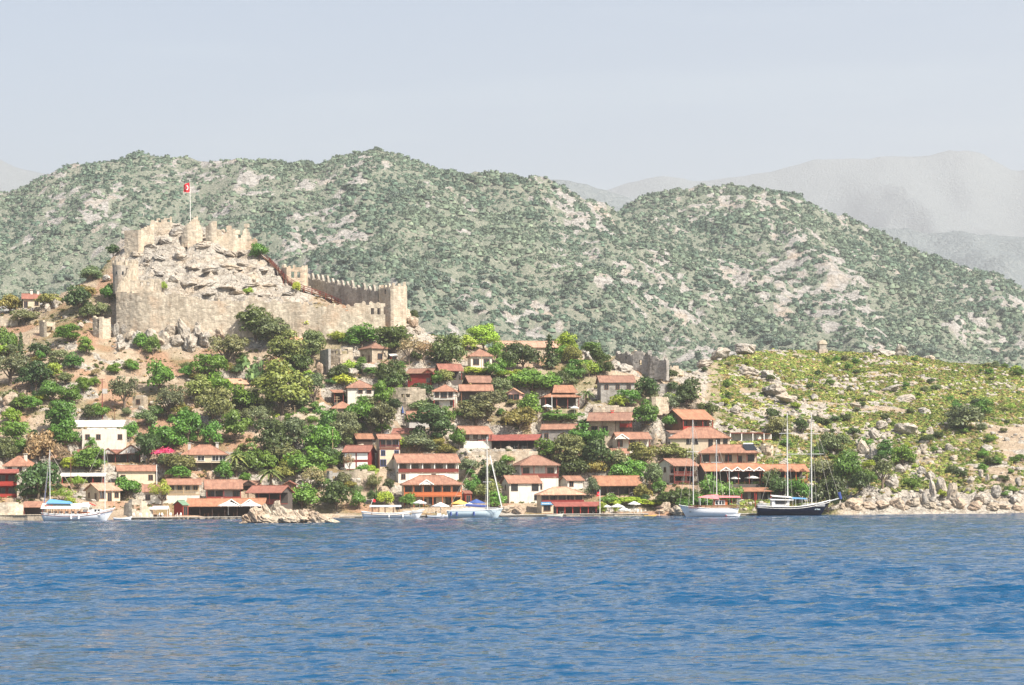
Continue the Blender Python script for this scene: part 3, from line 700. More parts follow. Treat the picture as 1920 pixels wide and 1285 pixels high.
# ------------------------------------------------------------------ building materials
def stone_mat(name, a, b_, sc_=1.0, warm=None):
    m, nt, b = newmat(name); tc = N(nt, 'TexCoord')
    mp = N(nt, 'Mapping'); mp.inputs['Scale'].default_value = (1.0, 1.0, 1.7); nt.links.new(tc.outputs['Object'], mp.inputs[0])
    v = N(nt, 'TexVoronoi'); v.inputs['Scale'].default_value = 1.5*sc_; nt.links.new(mp.outputs[0], v.inputs['Vector'])
    ve = N(nt, 'TexVoronoi', feature='DISTANCE_TO_EDGE'); ve.inputs['Scale'].default_value = 1.5*sc_; nt.links.new(mp.outputs[0], ve.inputs['Vector'])
    sp = N(nt, 'SeparateColor'); nt.links.new(v.outputs['Color'], sp.inputs[0])
    n = noise_node(nt, 0.8*sc_, 6, 0.65)
    c = ramp(nt, sp.outputs[0], [(0.1, a), (0.9, b_)]).outputs[0]
    d = ramp(nt, n.outputs[0], [(0.3, tuple(x*0.7 for x in a)), (0.6, b_)]).outputs[0]
    c = mix(nt, 0.5, c, d)
    if warm:
        sz = N(nt, 'SeparateXYZ'); nt.links.new(tc.outputs['Object'], sz.inputs[0])
        n2 = noise_node(nt, 0.22*sc_, 4, 0.6); f = ramp(nt, n2.outputs[0], [(0.5, (0, 0, 0)), (0.68, (0.8, 0.8, 0.8))]).outputs[0]; c = mix(nt, f, c, warm)
    mpk = N(nt, 'Mapping'); mpk.inputs['Scale'].default_value = (1.0, 1.0, 0.22); nt.links.new(tc.outputs['Object'], mpk.inputs[0]); nk = noise_node(nt, 0.55, 5, 0.7, vec=mpk.outputs[0])
    kf = ramp(nt, nk.outputs[0], [(0.35, (0.62, 0.6, 0.58)), (0.55, (1.0, 1.0, 1.0)), (0.75, (1.15, 1.14, 1.12))]).outputs[0]; c = mix(nt, 0.85, c, kf, 'MULTIPLY')
    k = ramp(nt, ve.outputs['Distance'], [(0.0, (0.5, 0.47, 0.43)), (0.08, (1, 1, 1))]).outputs[0]
    c = mix(nt, 0.45, c, k, 'MULTIPLY')
    nt.links.new(c, b.inputs['Base Color']); b.inputs['Roughness'].default_value = 0.9; b.inputs['Specular IOR Level'].default_value = 0.15
    bump(nt, b, ve.outputs['Distance'], 0.6, 0.12)
stone_mat('stone', (0.34, 0.28, 0.21), (0.56, 0.48, 0.37))
stone_mat('stone_grey', (0.22, 0.21, 0.195), (0.42, 0.395, 0.36))
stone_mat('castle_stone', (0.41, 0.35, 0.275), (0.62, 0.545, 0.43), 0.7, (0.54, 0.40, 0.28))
stone_mat('castle_shade', (0.28, 0.25, 0.215), (0.46, 0.42, 0.36), 0.8, (0.42, 0.32, 0.24))  # darker castle stone; on the inner wall it puts shade into the colour
def rock_mat(name, a, b_, warm):
    m, nt, b = newmat(name); g = N(nt, 'NewGeometry')
    n = noise_node(nt, 0.5, 8, 0.7, vec=g.outputs['Position']); n2 = noise_node(nt, 0.13, 4, 0.6, vec=g.outputs['Position'])
    v = N(nt, 'TexVoronoi', feature='DISTANCE_TO_EDGE'); v.inputs['Scale'].default_value = 0.55
    wn = noise_node(nt, 0.8, 3, vec=g.outputs['Position']); mv = N(nt, 'VectorMath', operation='MULTIPLY_ADD'); nt.links.new(wn.outputs[1], mv.inputs[0]); mv.inputs[1].default_value = (1.5,)*3
    nt.links.new(g.outputs['Position'], mv.inputs[2]); nt.links.new(mv.outputs[0], v.inputs['Vector'])
    c = ramp(nt, n.outputs[0], [(0.3, a), (0.55, b_), (0.75, tuple(min(1, x*1.2) for x in b_))]).outputs[0]
    f = ramp(nt, n2.outputs[0], [(0.42, (0, 0, 0)), (0.7, (0.8, 0.8, 0.8))]).outputs[0]; c = mix(nt, f, c, warm)
    k = ramp(nt, v.outputs['Distance'], [(0.0, (0.4, 0.37, 0.33)), (0.05, (1, 1, 1))]).outputs[0]; c = mix(nt, 0.7, c, k, 'MULTIPLY')
    nt.links.new(c, b.inputs['Base Color']); b.inputs['Roughness'].default_value = 0.95; b.inputs['Specular IOR Level'].default_value = 0.1
    bump(nt, b, n.outputs[0], 0.9, 0.7)
rock_mat('rock_grey', (0.16, 0.15, 0.135), (0.42, 0.39, 0.345), (0.46, 0.37, 0.27))
rock_mat('rock_warm', (0.17, 0.145, 0.11), (0.44, 0.38, 0.30), (0.44, 0.31, 0.22))
def tile_mat(name, a, b_):
    m, nt, b = newmat(name); tc = N(nt, 'TexCoord')
    n = noise_node(nt, 0.6, 5, 0.65); n2 = noise_node(nt, 5.0, 3, 0.6); wv = N(nt, 'TexWave'); wv.inputs['Scale'].default_value = 1.0; nt.links.new(tc.outputs['Object'], wv.inputs['Vector'])
    wv.inputs['Distortion'].default_value = 0.4
    oi = N(nt, 'ObjectInfo')
    ad = N(nt, 'Math', operation='MULTIPLY_ADD'); nt.links.new(n2.outputs[0], ad.inputs[0]); ad.inputs[1].default_value = 0.5; nt.links.new(n.outputs[0], ad.inputs[2])
    c = ramp(nt, ad.outputs[0], [(0.5, a), (0.95, b_)]).outputs[0]
    vr = ramp(nt, oi.outputs['Random'], [(0, (0.85, 0.88, 0.9)), (1, (1.12, 1.06, 1.0))]).outputs[0]
    c = mix(nt, 1.0, c, vr, 'MULTIPLY')
    mps = N(nt, 'Mapping'); mps.inputs['Scale'].default_value = (2.4, 0.35, 0.35); nt.links.new(tc.outputs['Object'], mps.inputs[0]); nk = noise_node(nt, 1.0, 4, 0.7, vec=mps.outputs[0])
    kf = ramp(nt, nk.outputs[0], [(0.3, (0.66, 0.66, 0.68)), (0.55, (1.0, 1.0, 1.0)), (0.75, (1.28, 1.25, 1.2))]).outputs[0]; c = mix(nt, 0.9, c, kf, 'MULTIPLY')
    ns = noise_node(nt, 0.9, 6, 0.75); sf = ramp(nt, ns.outputs[0], [(0.52, (0, 0, 0)), (0.66, (0.55, 0.55, 0.55))]).outputs[0]; c = mix(nt, sf, c, (0.20, 0.13, 0.095))
    st = ramp(nt, wv.outputs[0], [(0, (0.86, 0.86, 0.86)), (1, (1.06, 1.06, 1.06))]).outputs[0]
    c = mix(nt, 0.7, c, st, 'MULTIPLY')
    nt.links.new(c, b.inputs['Base Color']); b.inputs['Roughness'].default_value = 0.85; b.inputs['Specular IOR Level'].default_value = 0.2
    bump(nt, b, wv.outputs[0], 0.5, 0.06)
tile_mat('tile', (0.22, 0.112, 0.082), (0.38, 0.215, 0.152)); tile_mat('tile_orange', (0.28, 0.13, 0.08), (0.42, 0.22, 0.138)); tile_mat('tile_red', (0.21, 0.09, 0.07), (0.32, 0.15, 0.115))
tile_mat('metal_maroon', (0.22, 0.065, 0.055), (0.33, 0.11, 0.09)); tile_mat('metal_green', (0.16, 0.26, 0.17), (0.22, 0.34, 0.22)); tile_mat('tile_pale', (0.42, 0.24, 0.165), (0.58, 0.37, 0.26)); tile_mat('roof_white', (0.62, 0.58, 0.52), (0.78, 0.75, 0.7))
for k, c, st in (('white', (0.62, 0.585, 0.51), .6), ('cream', (0.58, 0.49, 0.36), .45), ('grey', (0.45, 0.43, 0.40), .3), ('pinkwall', (0.62, 0.38, 0.33), .2), ('red', (0.30, 0.04, 0.03), .1), ('maroon', (0.22, 0.035, 0.03), .1), ('orange', (0.45, 0.13, 0.05), .1),
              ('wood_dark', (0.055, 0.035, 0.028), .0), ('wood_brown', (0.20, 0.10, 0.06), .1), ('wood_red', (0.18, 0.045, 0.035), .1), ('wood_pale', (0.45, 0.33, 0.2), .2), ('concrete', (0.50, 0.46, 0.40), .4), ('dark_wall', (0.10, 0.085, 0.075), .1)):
    simple(k, c, 0.8, 0.1, 1.2, 0.2, stain=st)
for k, c, r in (('trim', (0.82, 0.8, 0.76), .5), ('cloth_white', (0.62, 0.61, 0.58), .8), ('cloth_blue', (0.05, 0.09, 0.26), .8), ('cloth_red', (0.6, 0.06, 0.05), .8), ('flag_red', (0.72, 0.02, 0.03), .8), ('navy', (0.004, 0.007, 0.022), .35), ('hull_white', (0.78, 0.79, 0.8), .3), ('hull_blue', (0.52, 0.62, 0.66), .3),
                ('metal', (0.6, 0.6, 0.6), .35), ('mast', (0.6, 0.6, 0.58), .4), ('cloth_pink', (0.55, 0.19, 0.2), .8), ('tarp_blue', (0.10, 0.27, 0.47), .7), ('yellow_cloth', (0.75, 0.5, 0.12), .8), ('tarp_beige', (0.66, 0.63, 0.52), .8), ('rope', (0.45, 0.42, 0.36), .9), ('blue_frame', (0.04, 0.07, 0.25), .5)):
    simple(k, c, r, 0.05, 2.0, 0.4)
mg, _nt, _b = newmat('glass'); _b.inputs['Base Color'].default_value = (0.02, 0.024, 0.03, 1); _b.inputs['Roughness'].default_value = 0.12; _b.inputs['Specular IOR Level'].default_value = 0.5

# ------------------------------------------------------------------ shape helpers
class MB:
    def __init__(s): s.V = []; s.F = []
    def add(s, V, F):
        o = len(s.V); s.V += [tuple(v) for v in V]; s.F += [tuple(i+o for i in f) for f in F]; return s
    def box(s, x0, x1, y0, y1, z0, z1):
        return s.add([(x0, y0, z0), (x1, y0, z0), (x1, y1, z0), (x0, y1, z0), (x0, y0, z1), (x1, y0, z1), (x1, y1, z1), (x0, y1, z1)],
                     [(0, 3, 2, 1), (4, 5, 6, 7), (0, 1, 5, 4), (1, 2, 6, 5), (2, 3, 7, 6), (3, 0, 4, 7)])
    def bar(s, a, b, r, seg=5, r2=None):
        V, F = tube([a, b], [r, r if r2 is None else r2], seg); F = F+[tuple(range(seg))[::-1], tuple(range(seg, 2*seg))]; return s.add(V, F)
    def slab(s, P, t):
        """polygon P (ccw from above) with thickness t downward"""
        n = len(P); V = list(P)+[(p[0], p[1], p[2]-t) for p in P]
        F = [tuple(range(n)), tuple(range(2*n-1, n-1, -1))]+[(i, i+n, (i+1) % n+n, (i+1) % n) for i in range(n)]
        return s.add(V, F)
    def cone(s, c, r0, r1, z0, z1, seg=12):
        V = [(c[0]+r*math.cos(6.2832*i/seg), c[1]+r*math.sin(6.2832*i/seg), z) for r, z in ((r0, z0), (r1, z1)) for i in range(seg)]
        return s.add(V, [(i, (i+1) % seg, (i+1) % seg+seg, i+seg) for i in range(seg)]+[tuple(range(seg))[::-1], tuple(range(seg, 2*seg))])
    def out(s, name, mat, parent=None, smooth=False, loc=None):
        me = mesh_py(name, s.V, s.F, mat, smooth); o = link(name, me, None, parent)
        if loc is not None: o.location = loc
        return o
def empty(name, loc, rz=0, label=None, cat=None, group=None):
    e = bpy.data.objects.new(name, None); COL.objects.link(e); e.location = loc; e.rotation_euler = (0, 0, rz); e.empty_display_size = 0.5
    if label: e['label'] = label
    if cat: e['category'] = cat
    if group: e['group'] = group
    return e
SH = {}
def shared(key, fn, name, mat):
    if key not in SH:
        mb = MB(); fn(mb); SH[key] = mesh_py(name, mb.V, mb.F, mat)
    return SH[key]
def child(name, me, parent, loc, rz=0):
    o = link(name, me, None, parent); o.location = loc; o.rotation_euler = (0, 0, rz); return o
LM = []          # landmarks (phrase, px, py)

# windows and doors: frame part with its pane
def window(parent, x, y, z, w, h, frame='wood_brown', rz=0, name='window'):
    w = round(w*5)/5; h = round(h*5)/5
    def fr(mb):
        t = 0.09
        mb.box(-w/2-t, w/2+t, -0.06, 0.02, h, h+t).box(-w/2-t-.05, w/2+t+.05, -0.12, 0.02, -t, 0).box(-w/2-t, -w/2, -0.06, 0.02, 0, h).box(w/2, w/2+t, -0.06, 0.02, 0, h)
        if w > 0.7: mb.box(-0.03, 0.03, -0.05, 0.01, 0, h)
    f = child(name, shared((name, w, h, frame), fr, name, frame), parent, (x, y, z), rz)
    g = shared(('pane', w, h), lambda mb: mb.box(-w/2, w/2, -0.025, 0.015, 0, h), 'pane', 'glass')
    child('pane', g, f, (0, 0, 0)); return f
def railing(parent, x0, x1, y, z, mat, h=0.95, name='railing', solid=False):
    mb = MB(); mb.box(x0, x1, y-0.05, y+0.03, z+h-0.08, z+h); mb.box(x0, x1, y-0.03, y+0.01, z+0.06, z+0.14)
    if solid: mb.box(x0+.02, x1-.02, y-0.02, y+0.0, z+0.14, z+h-0.08)
    else:
        n = max(2, int((x1-x0)/0.26))
        for i in range(n+1): xx = x0+(x1-x0-0.1)*i/n; mb.box(xx, xx+0.1, y-0.025, y+0.005, z+0.14, z+h-0.08)
    return mb.out(name, mat, parent)
def roof_mesh(mb, kind, w, D, H, rise, o=0.5, t=0.16):
    x0, x1, y0, y1 = -w/2-o, w/2+o, -o, D+o; ym = D/2; zr = H+rise
    if kind == 'gx':
        mb.slab([(x0, y0, H), (x1, y0, H), (x1, ym, zr), (x0, ym, zr)], t); mb.slab([(x0, ym, zr), (x1, ym, zr), (x1, y1, H), (x0, y1, H)], t)
        mb.bar((x0, ym, zr+.03), (x1, ym, zr+.03), 0.11)
    elif kind == 'gy':
        mb.slab([(x0, y0, H), (0, y0, zr), (0, y1, zr), (x0, y1, H)], t); mb.slab([(0, y0, zr), (x1, y0, H), (x1, y1, H), (0, y1, zr)], t)
        mb.bar((0, y0, zr+.03), (0, y1, zr+.03), 0.11)
    elif kind == 'hip':
        k = min(w/2, D/2)*0.92
        a, b = (-w/2+k, ym, zr), (w/2-k, ym, zr)
        if w < D: a, b = (0, w/2, zr), (0, D-w/2, zr)
        mb.slab([(x0, y0, H), (x1, y0, H), b, a], t); mb.slab([(x1, y1, H), (x0, y1, H), a, b], t)
        mb.slab([(x1, y0, H), (x1, y1, H), b], t); mb.slab([(x0, y1, H), (x0, y0, H), a], t)
        for p, q in (((x0, y0, H), a), ((x1, y0, H), b), ((x0, y1, H), a), ((x1, y1, H), b), (a, b)):
            if p != q: mb.bar((p[0], p[1], p[2]+.03), (q[0], q[1], q[2]+.03), 0.10)
    elif kind == 'shed':
        mb.slab([(x0, y0, H), (x1, y0, H), (x1, y1, zr), (x0, y1, zr)], t)
    elif kind == 'flat':
        mb.box(x0+.3, x1-.3, y0+.3, y1-.3, H, H+0.22)
        if rise > 0.3: mb.box(x0+.3, x1-.3, y1-.6, y1-.3, H+.2, H+rise)
HOUSES = []
def H(name, cat, label, short, L, Rr, base, eave, ridge, roof='gx', yaw=0, wall='white', tile='tile', st=('p:w w',), o=0.5, D=None, Y=None, **kw):
    if yaw == 0 and roof != 'gy' and name not in ('boathouse',): yaw = 5+((L*7+base*3) % 10) if (L+base) % 5 else -7
    HOUSES.append(dict(name=name, cat=cat, label=label, short=short, L=L, R=Rr, base=base, eave=eave, ridge=ridge, roof=roof, yaw=R(yaw), wall=wall, tile=tile, st=st, o=o, D=D, Y=Y, kw=kw))
def plan(h):
    px = (h['L']+h['R'])/2
    p = hit(px, h['base']) if h['Y'] is None else W(px, h['base'], h['Y'])
    s = FPX/p.y; tot = (h['R']-h['L'])/s; yw = h['yaw']; o = h['o']
    e = (HZ-lev(px, h['eave'])[1])/FPX
    dp = (h['eave']-h['ridge'])/s
    D = h['D'] or min(9, max(4.5, 0.6*tot))
    if h['roof'] in ('gx', 'hip'):
        D = max(D, min(11, 2*(dp/0.50)-2*o)); rise = dp+(D/2+o)*e
    elif h['roof'] == 'gy': rise = dp
    elif h['roof'] == 'shed': rise = dp+(D+2*o)*e
    else: rise = dp
    w = max(1.5, (tot-(D+2*o)*math.sin(abs(yw)))/math.cos(yw)-2*o)
    h.update(D=D, w=w, rise=rise, Hh=(h['base']-h['eave'])/s)
    x = p.x+D/2*math.sin(yw); y = p.y+o+0.3*w*math.sin(abs(yw)); h['loc'] = Vector((x, y, p.z)); h['px'] = px
def build_house(h):
    st = h['st']; n = len(st); w, D, Ht, kw = h['w'], h['D'], h['Hh'], h['kw']; yw = h['yaw']
    e = empty(h['name'], h['loc'], yw, h['label'], h['cat'], kw.get('group')); LM.append((h['short'], h['px'], (h['base']+h['ridge'])/2))
    sh = Ht/n; fnd = kw.get('fnd', 2.8)
    accent = kw.get('accent', 'wood_red'); frame = kw.get('frame', 'wood_brown')
    wb = MB(); rec = kw.get('rec', 1.7); roofz = Ht
    fronts = []
    for i, row in enumerate(st):
        sty, bays = row.split(':'); z0, z1 = i*sh, (i+1)*sh
        yf = {'p': 0.0, 'b': rec, 'v': rec, 'o': D*0.62, 'c': rec}[sty]; fronts.append(yf)
        if sty == 'o':
            wb.box(-w/2, w/2, yf, D, z0, z1)
            if kw.get('sidewall', 1): wb.box(-w/2, -w/2+0.25, 0.6, yf, z0, z1)
        else: wb.box(-w/2, w/2, yf, D, z0+(0.003 if i else 0), z1)
    wb.box(-w/2-.04, w/2+.04, -0.02 if fronts[0] < 1 else -0.02, D-0.05, -fnd, 0.0) if kw.get('base_wall', 1) else None
    if h['roof'] in ('gx',):   # gable triangles
        yf = fronts[-1] if fronts[-1] < D*0.5 else 0.0
        k = h['rise']/(D/2+h['o'])
        for sx in (-1, 1):
            xa, xb = (-w/2, -w/2+.2) if sx < 0 else (w/2-.2, w/2)
            zf = Ht+k*(0+h['o'])-0.17; zt = Ht+h['rise']-0.17
            P = [(0.0, Ht), (D, Ht), (D, zf), (D/2, zt), (0.0, zf)]
            V = [(xa, y, z) for y, z in P]+[(xb, y, z) for y, z in P]; wb.add(V, [(0, 1, 2, 3, 4)[::-1], (5, 6, 7, 8, 9)]+[(q, (q+1) % 5, (q+1) % 5+5, q+5) for q in range(5)])
    if h['roof'] == 'gy':
        k = h['rise']/(w/2+h['o'])
        for ya, yb in ((fronts[-1] if fronts[-1] < 2 else 0, (fronts[-1] if fronts[-1] < 2 else 0)+.2), (D-.2, D)):
            P = [(-w/2, Ht), (w/2, Ht), (w/2, Ht+k*h['o']-.17), (0, Ht+h['rise']-.17), (-w/2, Ht+k*h['o']-.17)]
            V = [(x, ya, z) for x, z in P]+[(x, yb, z) for x, z in P]; wb.add(V, [(0, 1, 2, 3, 4), (5, 6, 7, 8, 9)[::-1]]+[(q, q+5, (q+1) % 5+5, (q+1) % 5) for q in range(5)])
    if h['roof'] in ('hip',) and fronts[-1] > 0: pass
    wall = wb.out('wall', h['wall'], e)
    if kw.get('stone_base') and fnd: MB().box(-w/2-.06, w/2+.06, -.05, D*0.5, -fnd, min(1.0, sh*.4)).out('stone_base', 'stone', e)
    rb = MB(); roof_mesh(rb, h['roof'], w, D, Ht, h['rise'], h['o']); roof = rb.out('roof', h['tile'], e)
    for g in kw.get('gables', ()):     # small cross gables on the front slope
        gxp = (g[0]-h['px'])*h['loc'].y/FPX; gw = g[1]*h['loc'].y/FPX; gz = Ht-0.05; gr = gw*0.32
        gb = MB(); y1 = D*0.45
        gb.slab([(gxp-gw/2, -h['o']-.15, gz), (gxp, -h['o']-.15, gz+gr), (gxp, y1, gz+gr), (gxp-gw/2, y1*0.4, gz)], .12)
        gb.slab([(gxp, -h['o']-.15, gz+gr), (gxp+gw/2, -h['o']-.15, gz), (gxp+gw/2, y1*0.4, gz), (gxp, y1, gz+gr)], .12)
        fg = gb.out('front_gable', h['tile'], e)
        tb = MB(); tmat = kw.get('gtrim', 'trim')
        yy = -h['o']-.22
        for sx in (-1, 1):
            tb.add([(gxp, yy, gz+gr-.05), (gxp, yy, gz+gr+.22), (gxp+sx*(gw/2+.1), yy, gz+.12), (gxp+sx*(gw/2+.1), yy, gz-.16), (gxp, yy+.08, gz+gr-.05), (gxp, yy+.08, gz+gr+.22), (gxp+sx*(gw/2+.1), yy+.08, gz+.12), (gxp+sx*(gw/2+.1), yy+.08, gz-.16)],
                   [(0, 1, 2, 3), (7, 6, 5, 4), (1, 5, 6, 2), (0, 3, 7, 4), (3, 2, 6, 7)])
        tb.box(gxp-gw*.27, gxp+gw*.27, yy, yy+.06, gz+.1, gz+.22)
        for q in range(3): tb.box(gxp-gw*.16+q*gw*.16-.05, gxp-gw*.16+q*gw*.16+.05, yy+.01, yy+.05, gz+.22, gz+gr*.5)
        tb.out('gable_trim', tmat, fg)
        MB().add([(gxp-gw*.42, yy+.2, gz), (gxp+gw*.42, yy+.2, gz), (gxp, yy+.2, gz+gr-.1)], [(0, 1, 2)]).out('gable_board', kw.get('gboard', 'wood_dark'), fg)
    # storeys
    for i, row in enumerate(st):
        sty, bays = row.split(':'); bays = bays.replace(' ', '.'); z0 = i*sh; nb = len(bays); yf = fronts[i]
        for j, ch in enumerate(bays):
            x = -w/2+w*(j+0.5)/nb; wh = min(1.25, sh*0.5); ww = min(0.95, w/nb*0.75)
            if ch == 'w': window(e, x, yf, z0+sh*0.34, ww, wh, frame)
            elif ch == 'W': window(e, x, yf, z0+sh*0.26, min(1.7, w/nb*0.85), min(1.6, sh*.6), frame)
            elif ch == 's':
                f = window(e, x, yf, z0+sh*0.34, ww, wh, frame); c = shared(('shut', ww, wh, accent), lambda mb: mb.box(-.25, .0, -.07, -.02, 0, wh), 'shutter', accent)
                child('shutter', c, f, (-ww/2-.05, 0, 0)); child('shutter', c, f, (ww/2+.3, 0, 0))
            elif ch == 'a':
                f = window(e, x, yf, z0+sh*0.3, ww, wh, frame); MB().slab([(-ww/2-.2, -.7, wh-.1), (ww/2+.2, -.7, wh-.1), (ww/2+.2, 0, wh+.25), (-ww/2-.2, 0, wh+.25)], .05).out('awning', accent, f)
            elif ch == 'd': window(e, x, yf, z0+0.05, min(1.0, w/nb*.8), min(2.1, sh*0.78), frame, name='door')
            elif ch == 'P':
                MB().box(x-w/nb*.44, x+w/nb*.44, yf-.05, yf-.003, z0+sh*.12, z0+sh*.86).out('wall_panel', kw.get('panel', 'trim'), e)
        if sty in 'bvoc':
            pm = kw.get('post', accent); npst = kw.get('posts', max(2, int(w/2.8)+1)); lo = z0 if i or sty != 'v' else z0
            me = shared(('post', round(sh, 1), pm), lambda mb: mb.box(-.09, .09, -.09, .09, 0, round(sh, 1)+(.0)), 'post', pm)
            for j in range(npst):
                child('post', me, e, (-w/2+.1+(w-.2)*j/(npst-1), 0.02, lo))
            if sty in 'bc' or (sty == 'o' and kw.get('orail')):
                if i > 0: MB().box(-w/2-.05, w/2+.05, -.12, yf-.003 if sty != 'o' else D*.6, z0-.18, z0-.003).out('balcony_floor', kw.get('floor', accent), e)
                railing(e, -w/2, w/2, -0.06, z0, kw.get('rail', accent), solid=kw.get('solid', sty == 'c'))
        if sty in 'ov' and kw.get('furn', 1):
            fr = random.Random(int(h['px']*7+i))
            for j in range(max(1, int(w/2.4))):
                x = -w/2+0.8+fr.random()*(w-1.6); fb = MB(); zz = z0+.02
                fb.box(x-.45, x+.45, .5, 1.2, zz+.68, zz+.73).box(x-.04, x+.04, .8, .88, zz, zz+.68)
                fb.box(x-.8, x-.5, .6, 1.0, zz+.4, zz+.45).box(x-.82, x-.78, .6, 1.0, zz, zz+.9).out('table', kw.get('fmat', 'cloth_white') if j % 2 else 'wood_brown', e)
    if kw.get('lw'):
        for j, ch in enumerate(kw['lw']):
            if ch == 'w': window(e, -w/2-0.0, D*(j+0.5)/len(kw['lw']), Ht-sh*0.66, 0.8, min(1.1, sh*.5), frame, R(-90))
            if ch == 'd': window(e, -w/2-0.0, D*(j+0.5)/len(kw['lw']), 0.1, 0.9, min(2.0, sh*.7), frame, R(-90), name='door')
    for cx, ch in kw.get('chim', ()):
        x = (cx-h['px'])*h['loc'].y/FPX; zb = Ht+h['rise']*0.4; cm = kw.get('cmat', 'white')
        c = MB().box(x-.35, x+.35, D*.5-.3, D*.5+.3, zb, Ht+h['rise']+ch).out('chimney', cm, roof)
        # its cap
        MB().box(x-.5, x+.5, D*.5-.45, D*.5+.45, Ht+h['rise']+ch+.25, Ht+h['rise']+ch+.38).box(x-.3, x-.2, D*.5-.2, D*.5+.2, Ht+h['rise']+ch-.01, Ht+h['rise']+ch+.25).box(x+.2, x+.3, D*.5-.2, D*.5+.2, Ht+h['rise']+ch-.01, Ht+h['rise']+ch+.25).out('chimney_cap', cm, e)
    for fn in kw.get('extra', ()): fn(e, h)
    return e
# ------------------------------------------------------------------ the houses (picture extents L, R, base, eave, ridge)
H('house', 'house', 'small white house with arched window and two chimneys on far left ridge', 'the small ridge house on the left', 33, 76, 579, 561, 552, 'gx', 12, 'cream', 'tile_red', ('p:d w',), chim=((55, .9), (67, .8)), lw='w')
H('house', 'house', 'long white flat-roofed house with three small dark windows above the twin gables', 'the long white flat-roofed house', 146, 236, 834, 808, 802, 'flat', 6, 'white', 'roof_white', ('p:ww w',), o=0.3)
H('house', 'house', 'plain white upper block with patched tile edge behind the long white house', 'the plain white upper block', 132, 230, 806, 801, 789, 'shed', 4, 'white', 'roof_white', ('p: .  ',), D=6, o=.2)
H('house', 'house', 'grey house with three red tiled front gables and a dark veranda', 'the three-gabled veranda house', 132, 264, 870, 853, 846, 'gx', 0, 'dark_wall', 'tile_red', ('v:WdWW',), gables=((160, 44), (196, 30), (238, 52)), gtrim='wood_brown', gboard='grey', posts=6, accent='wood_red')
H('house', 'house', 'white hip-roofed house with a white chimney at the left edge', 'the white-chimney hip house', 3, 58, 892, 876, 858, 'hip', 0, 'white', 'tile', ('p:ww',), chim=((40, .3),))
H('house', 'terrace house', 'red painted two-storey terrace house cut off by the left edge', 'the red terrace house at the left edge', -22, 34, 934, 887, 880, 'shed', 0, 'maroon', 'metal_maroon', ('c:WW', 'c:WW'), accent='red', D=6, rail='red')
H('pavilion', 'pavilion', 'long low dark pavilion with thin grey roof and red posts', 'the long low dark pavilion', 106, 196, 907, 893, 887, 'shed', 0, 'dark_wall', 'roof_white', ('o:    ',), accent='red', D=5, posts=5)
H('stone_house', 'house', 'pale stone house with two small windows and a shaded left end', 'the pale two-window stone house', 205, 293, 912, 886, 876, 'gx', 14, 'cream', 'tile', ('p:w. w',), lw='d')
H('stone_house', 'house', 'old stone house with grey left gable behind the striped boat', 'the grey-gabled stone house', 147, 226, 942, 921, 908, 'gx', 38, 'cream', 'tile_pale', ('p:Wdw',), lw='dw', D=7)
H('boat_shed', 'shed', 'low open shed with sagging tile roof at the left waterfront', 'the low open waterfront shed', 36, 84, 966, 951, 940, 'shed', 0, 'dark_wall', 'tile', ('o:  ',), D=4.5)
H('house', 'house', 'low white house with tiled roof behind the lime sapling', 'the low white house by the sapling', 258, 318, 946, 923, 910, 'gx', 0, 'white', 'tile', ('p:w w',), D=5)
H('house', 'house', 'white house with worn shutters and a pale terrace deck', 'the white house with terrace deck', 304, 377, 945, 909, 899, 'gx', 8, 'white', 'tile', ('p: . ', 'b:wsws'), accent='wood_pale', rail='wood_pale', frame='wood_pale')
H('house', 'house', 'tiled house with dark red veranda beside the white terrace house', 'the dark red veranda house', 372, 455, 940, 918, 901, 'gx', 10, 'grey', 'tile', ('c:WW W',), accent='maroon', rec=1.4)
H('pavilion', 'pavilion', 'small open gabled pavilion behind the red-roofed shore restaurant', 'the small gabled pavilion', 436, 490, 925, 913, 905, 'gx', 0, 'dark_wall', 'tile', ('o:  ',), gables=((461, 26),), gtrim='wood_dark', D=5)
H('house', 'house', 'hip-roofed house with a row of windows, two chimneys and dark veranda below', 'the two-chimney hip house', 332, 427, 884, 853, 835, 'hip', 6, 'cream', 'tile', ('o:    ', 'p:W W WW'), chim=((350, .2), (402, .3)), cmat='grey', accent='wood_dark', frame='trim')
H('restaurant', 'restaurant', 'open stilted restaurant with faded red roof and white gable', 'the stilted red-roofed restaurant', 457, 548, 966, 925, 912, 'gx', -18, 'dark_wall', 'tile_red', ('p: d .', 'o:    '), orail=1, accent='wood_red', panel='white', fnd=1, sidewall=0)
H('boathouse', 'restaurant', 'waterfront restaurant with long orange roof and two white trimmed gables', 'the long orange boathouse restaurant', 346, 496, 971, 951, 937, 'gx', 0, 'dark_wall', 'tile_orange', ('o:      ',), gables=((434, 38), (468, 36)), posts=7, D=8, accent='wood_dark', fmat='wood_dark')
H('shed', 'shed', 'bright red painted shed with green metal roof at the waterfront', 'the bright red shed', 320, 354, 970, 950, 942, 'gx', 40, 'red', 'metal_green', ('p:d',), D=4, o=.25)
H('house', 'house', 'white hip-roofed house with two awning windows and dark side porch', 'the awning-window hip house', 641, 704, 757, 728, 714, 'hip', 8, 'white', 'tile', ('p: W ', 'p: aa'), accent='wood_brown', lw='w')
H('lean_to', 'porch', 'dark timber porch left of the white awning-window house', 'the dark timber porch', 614, 648, 757, 738, 733, 'shed', 0, 'dark_wall', 'tile', ('o:  ',), D=5)
H('stone_house', 'house', 'small square stone house with low hip roof and one dark window', 'the one-window square stone house', 613, 667, 788, 769, 757, 'hip', 0, 'stone', 'tile', ('p: w',))
H('stone_house', 'house', 'stone house with shaded left wall below the castle battlements', 'the stone house below the battlements', 668, 731, 684, 656, 646, 'hip', 32, 'stone', 'tile', ('p: W ',), lw='dw', D=7)
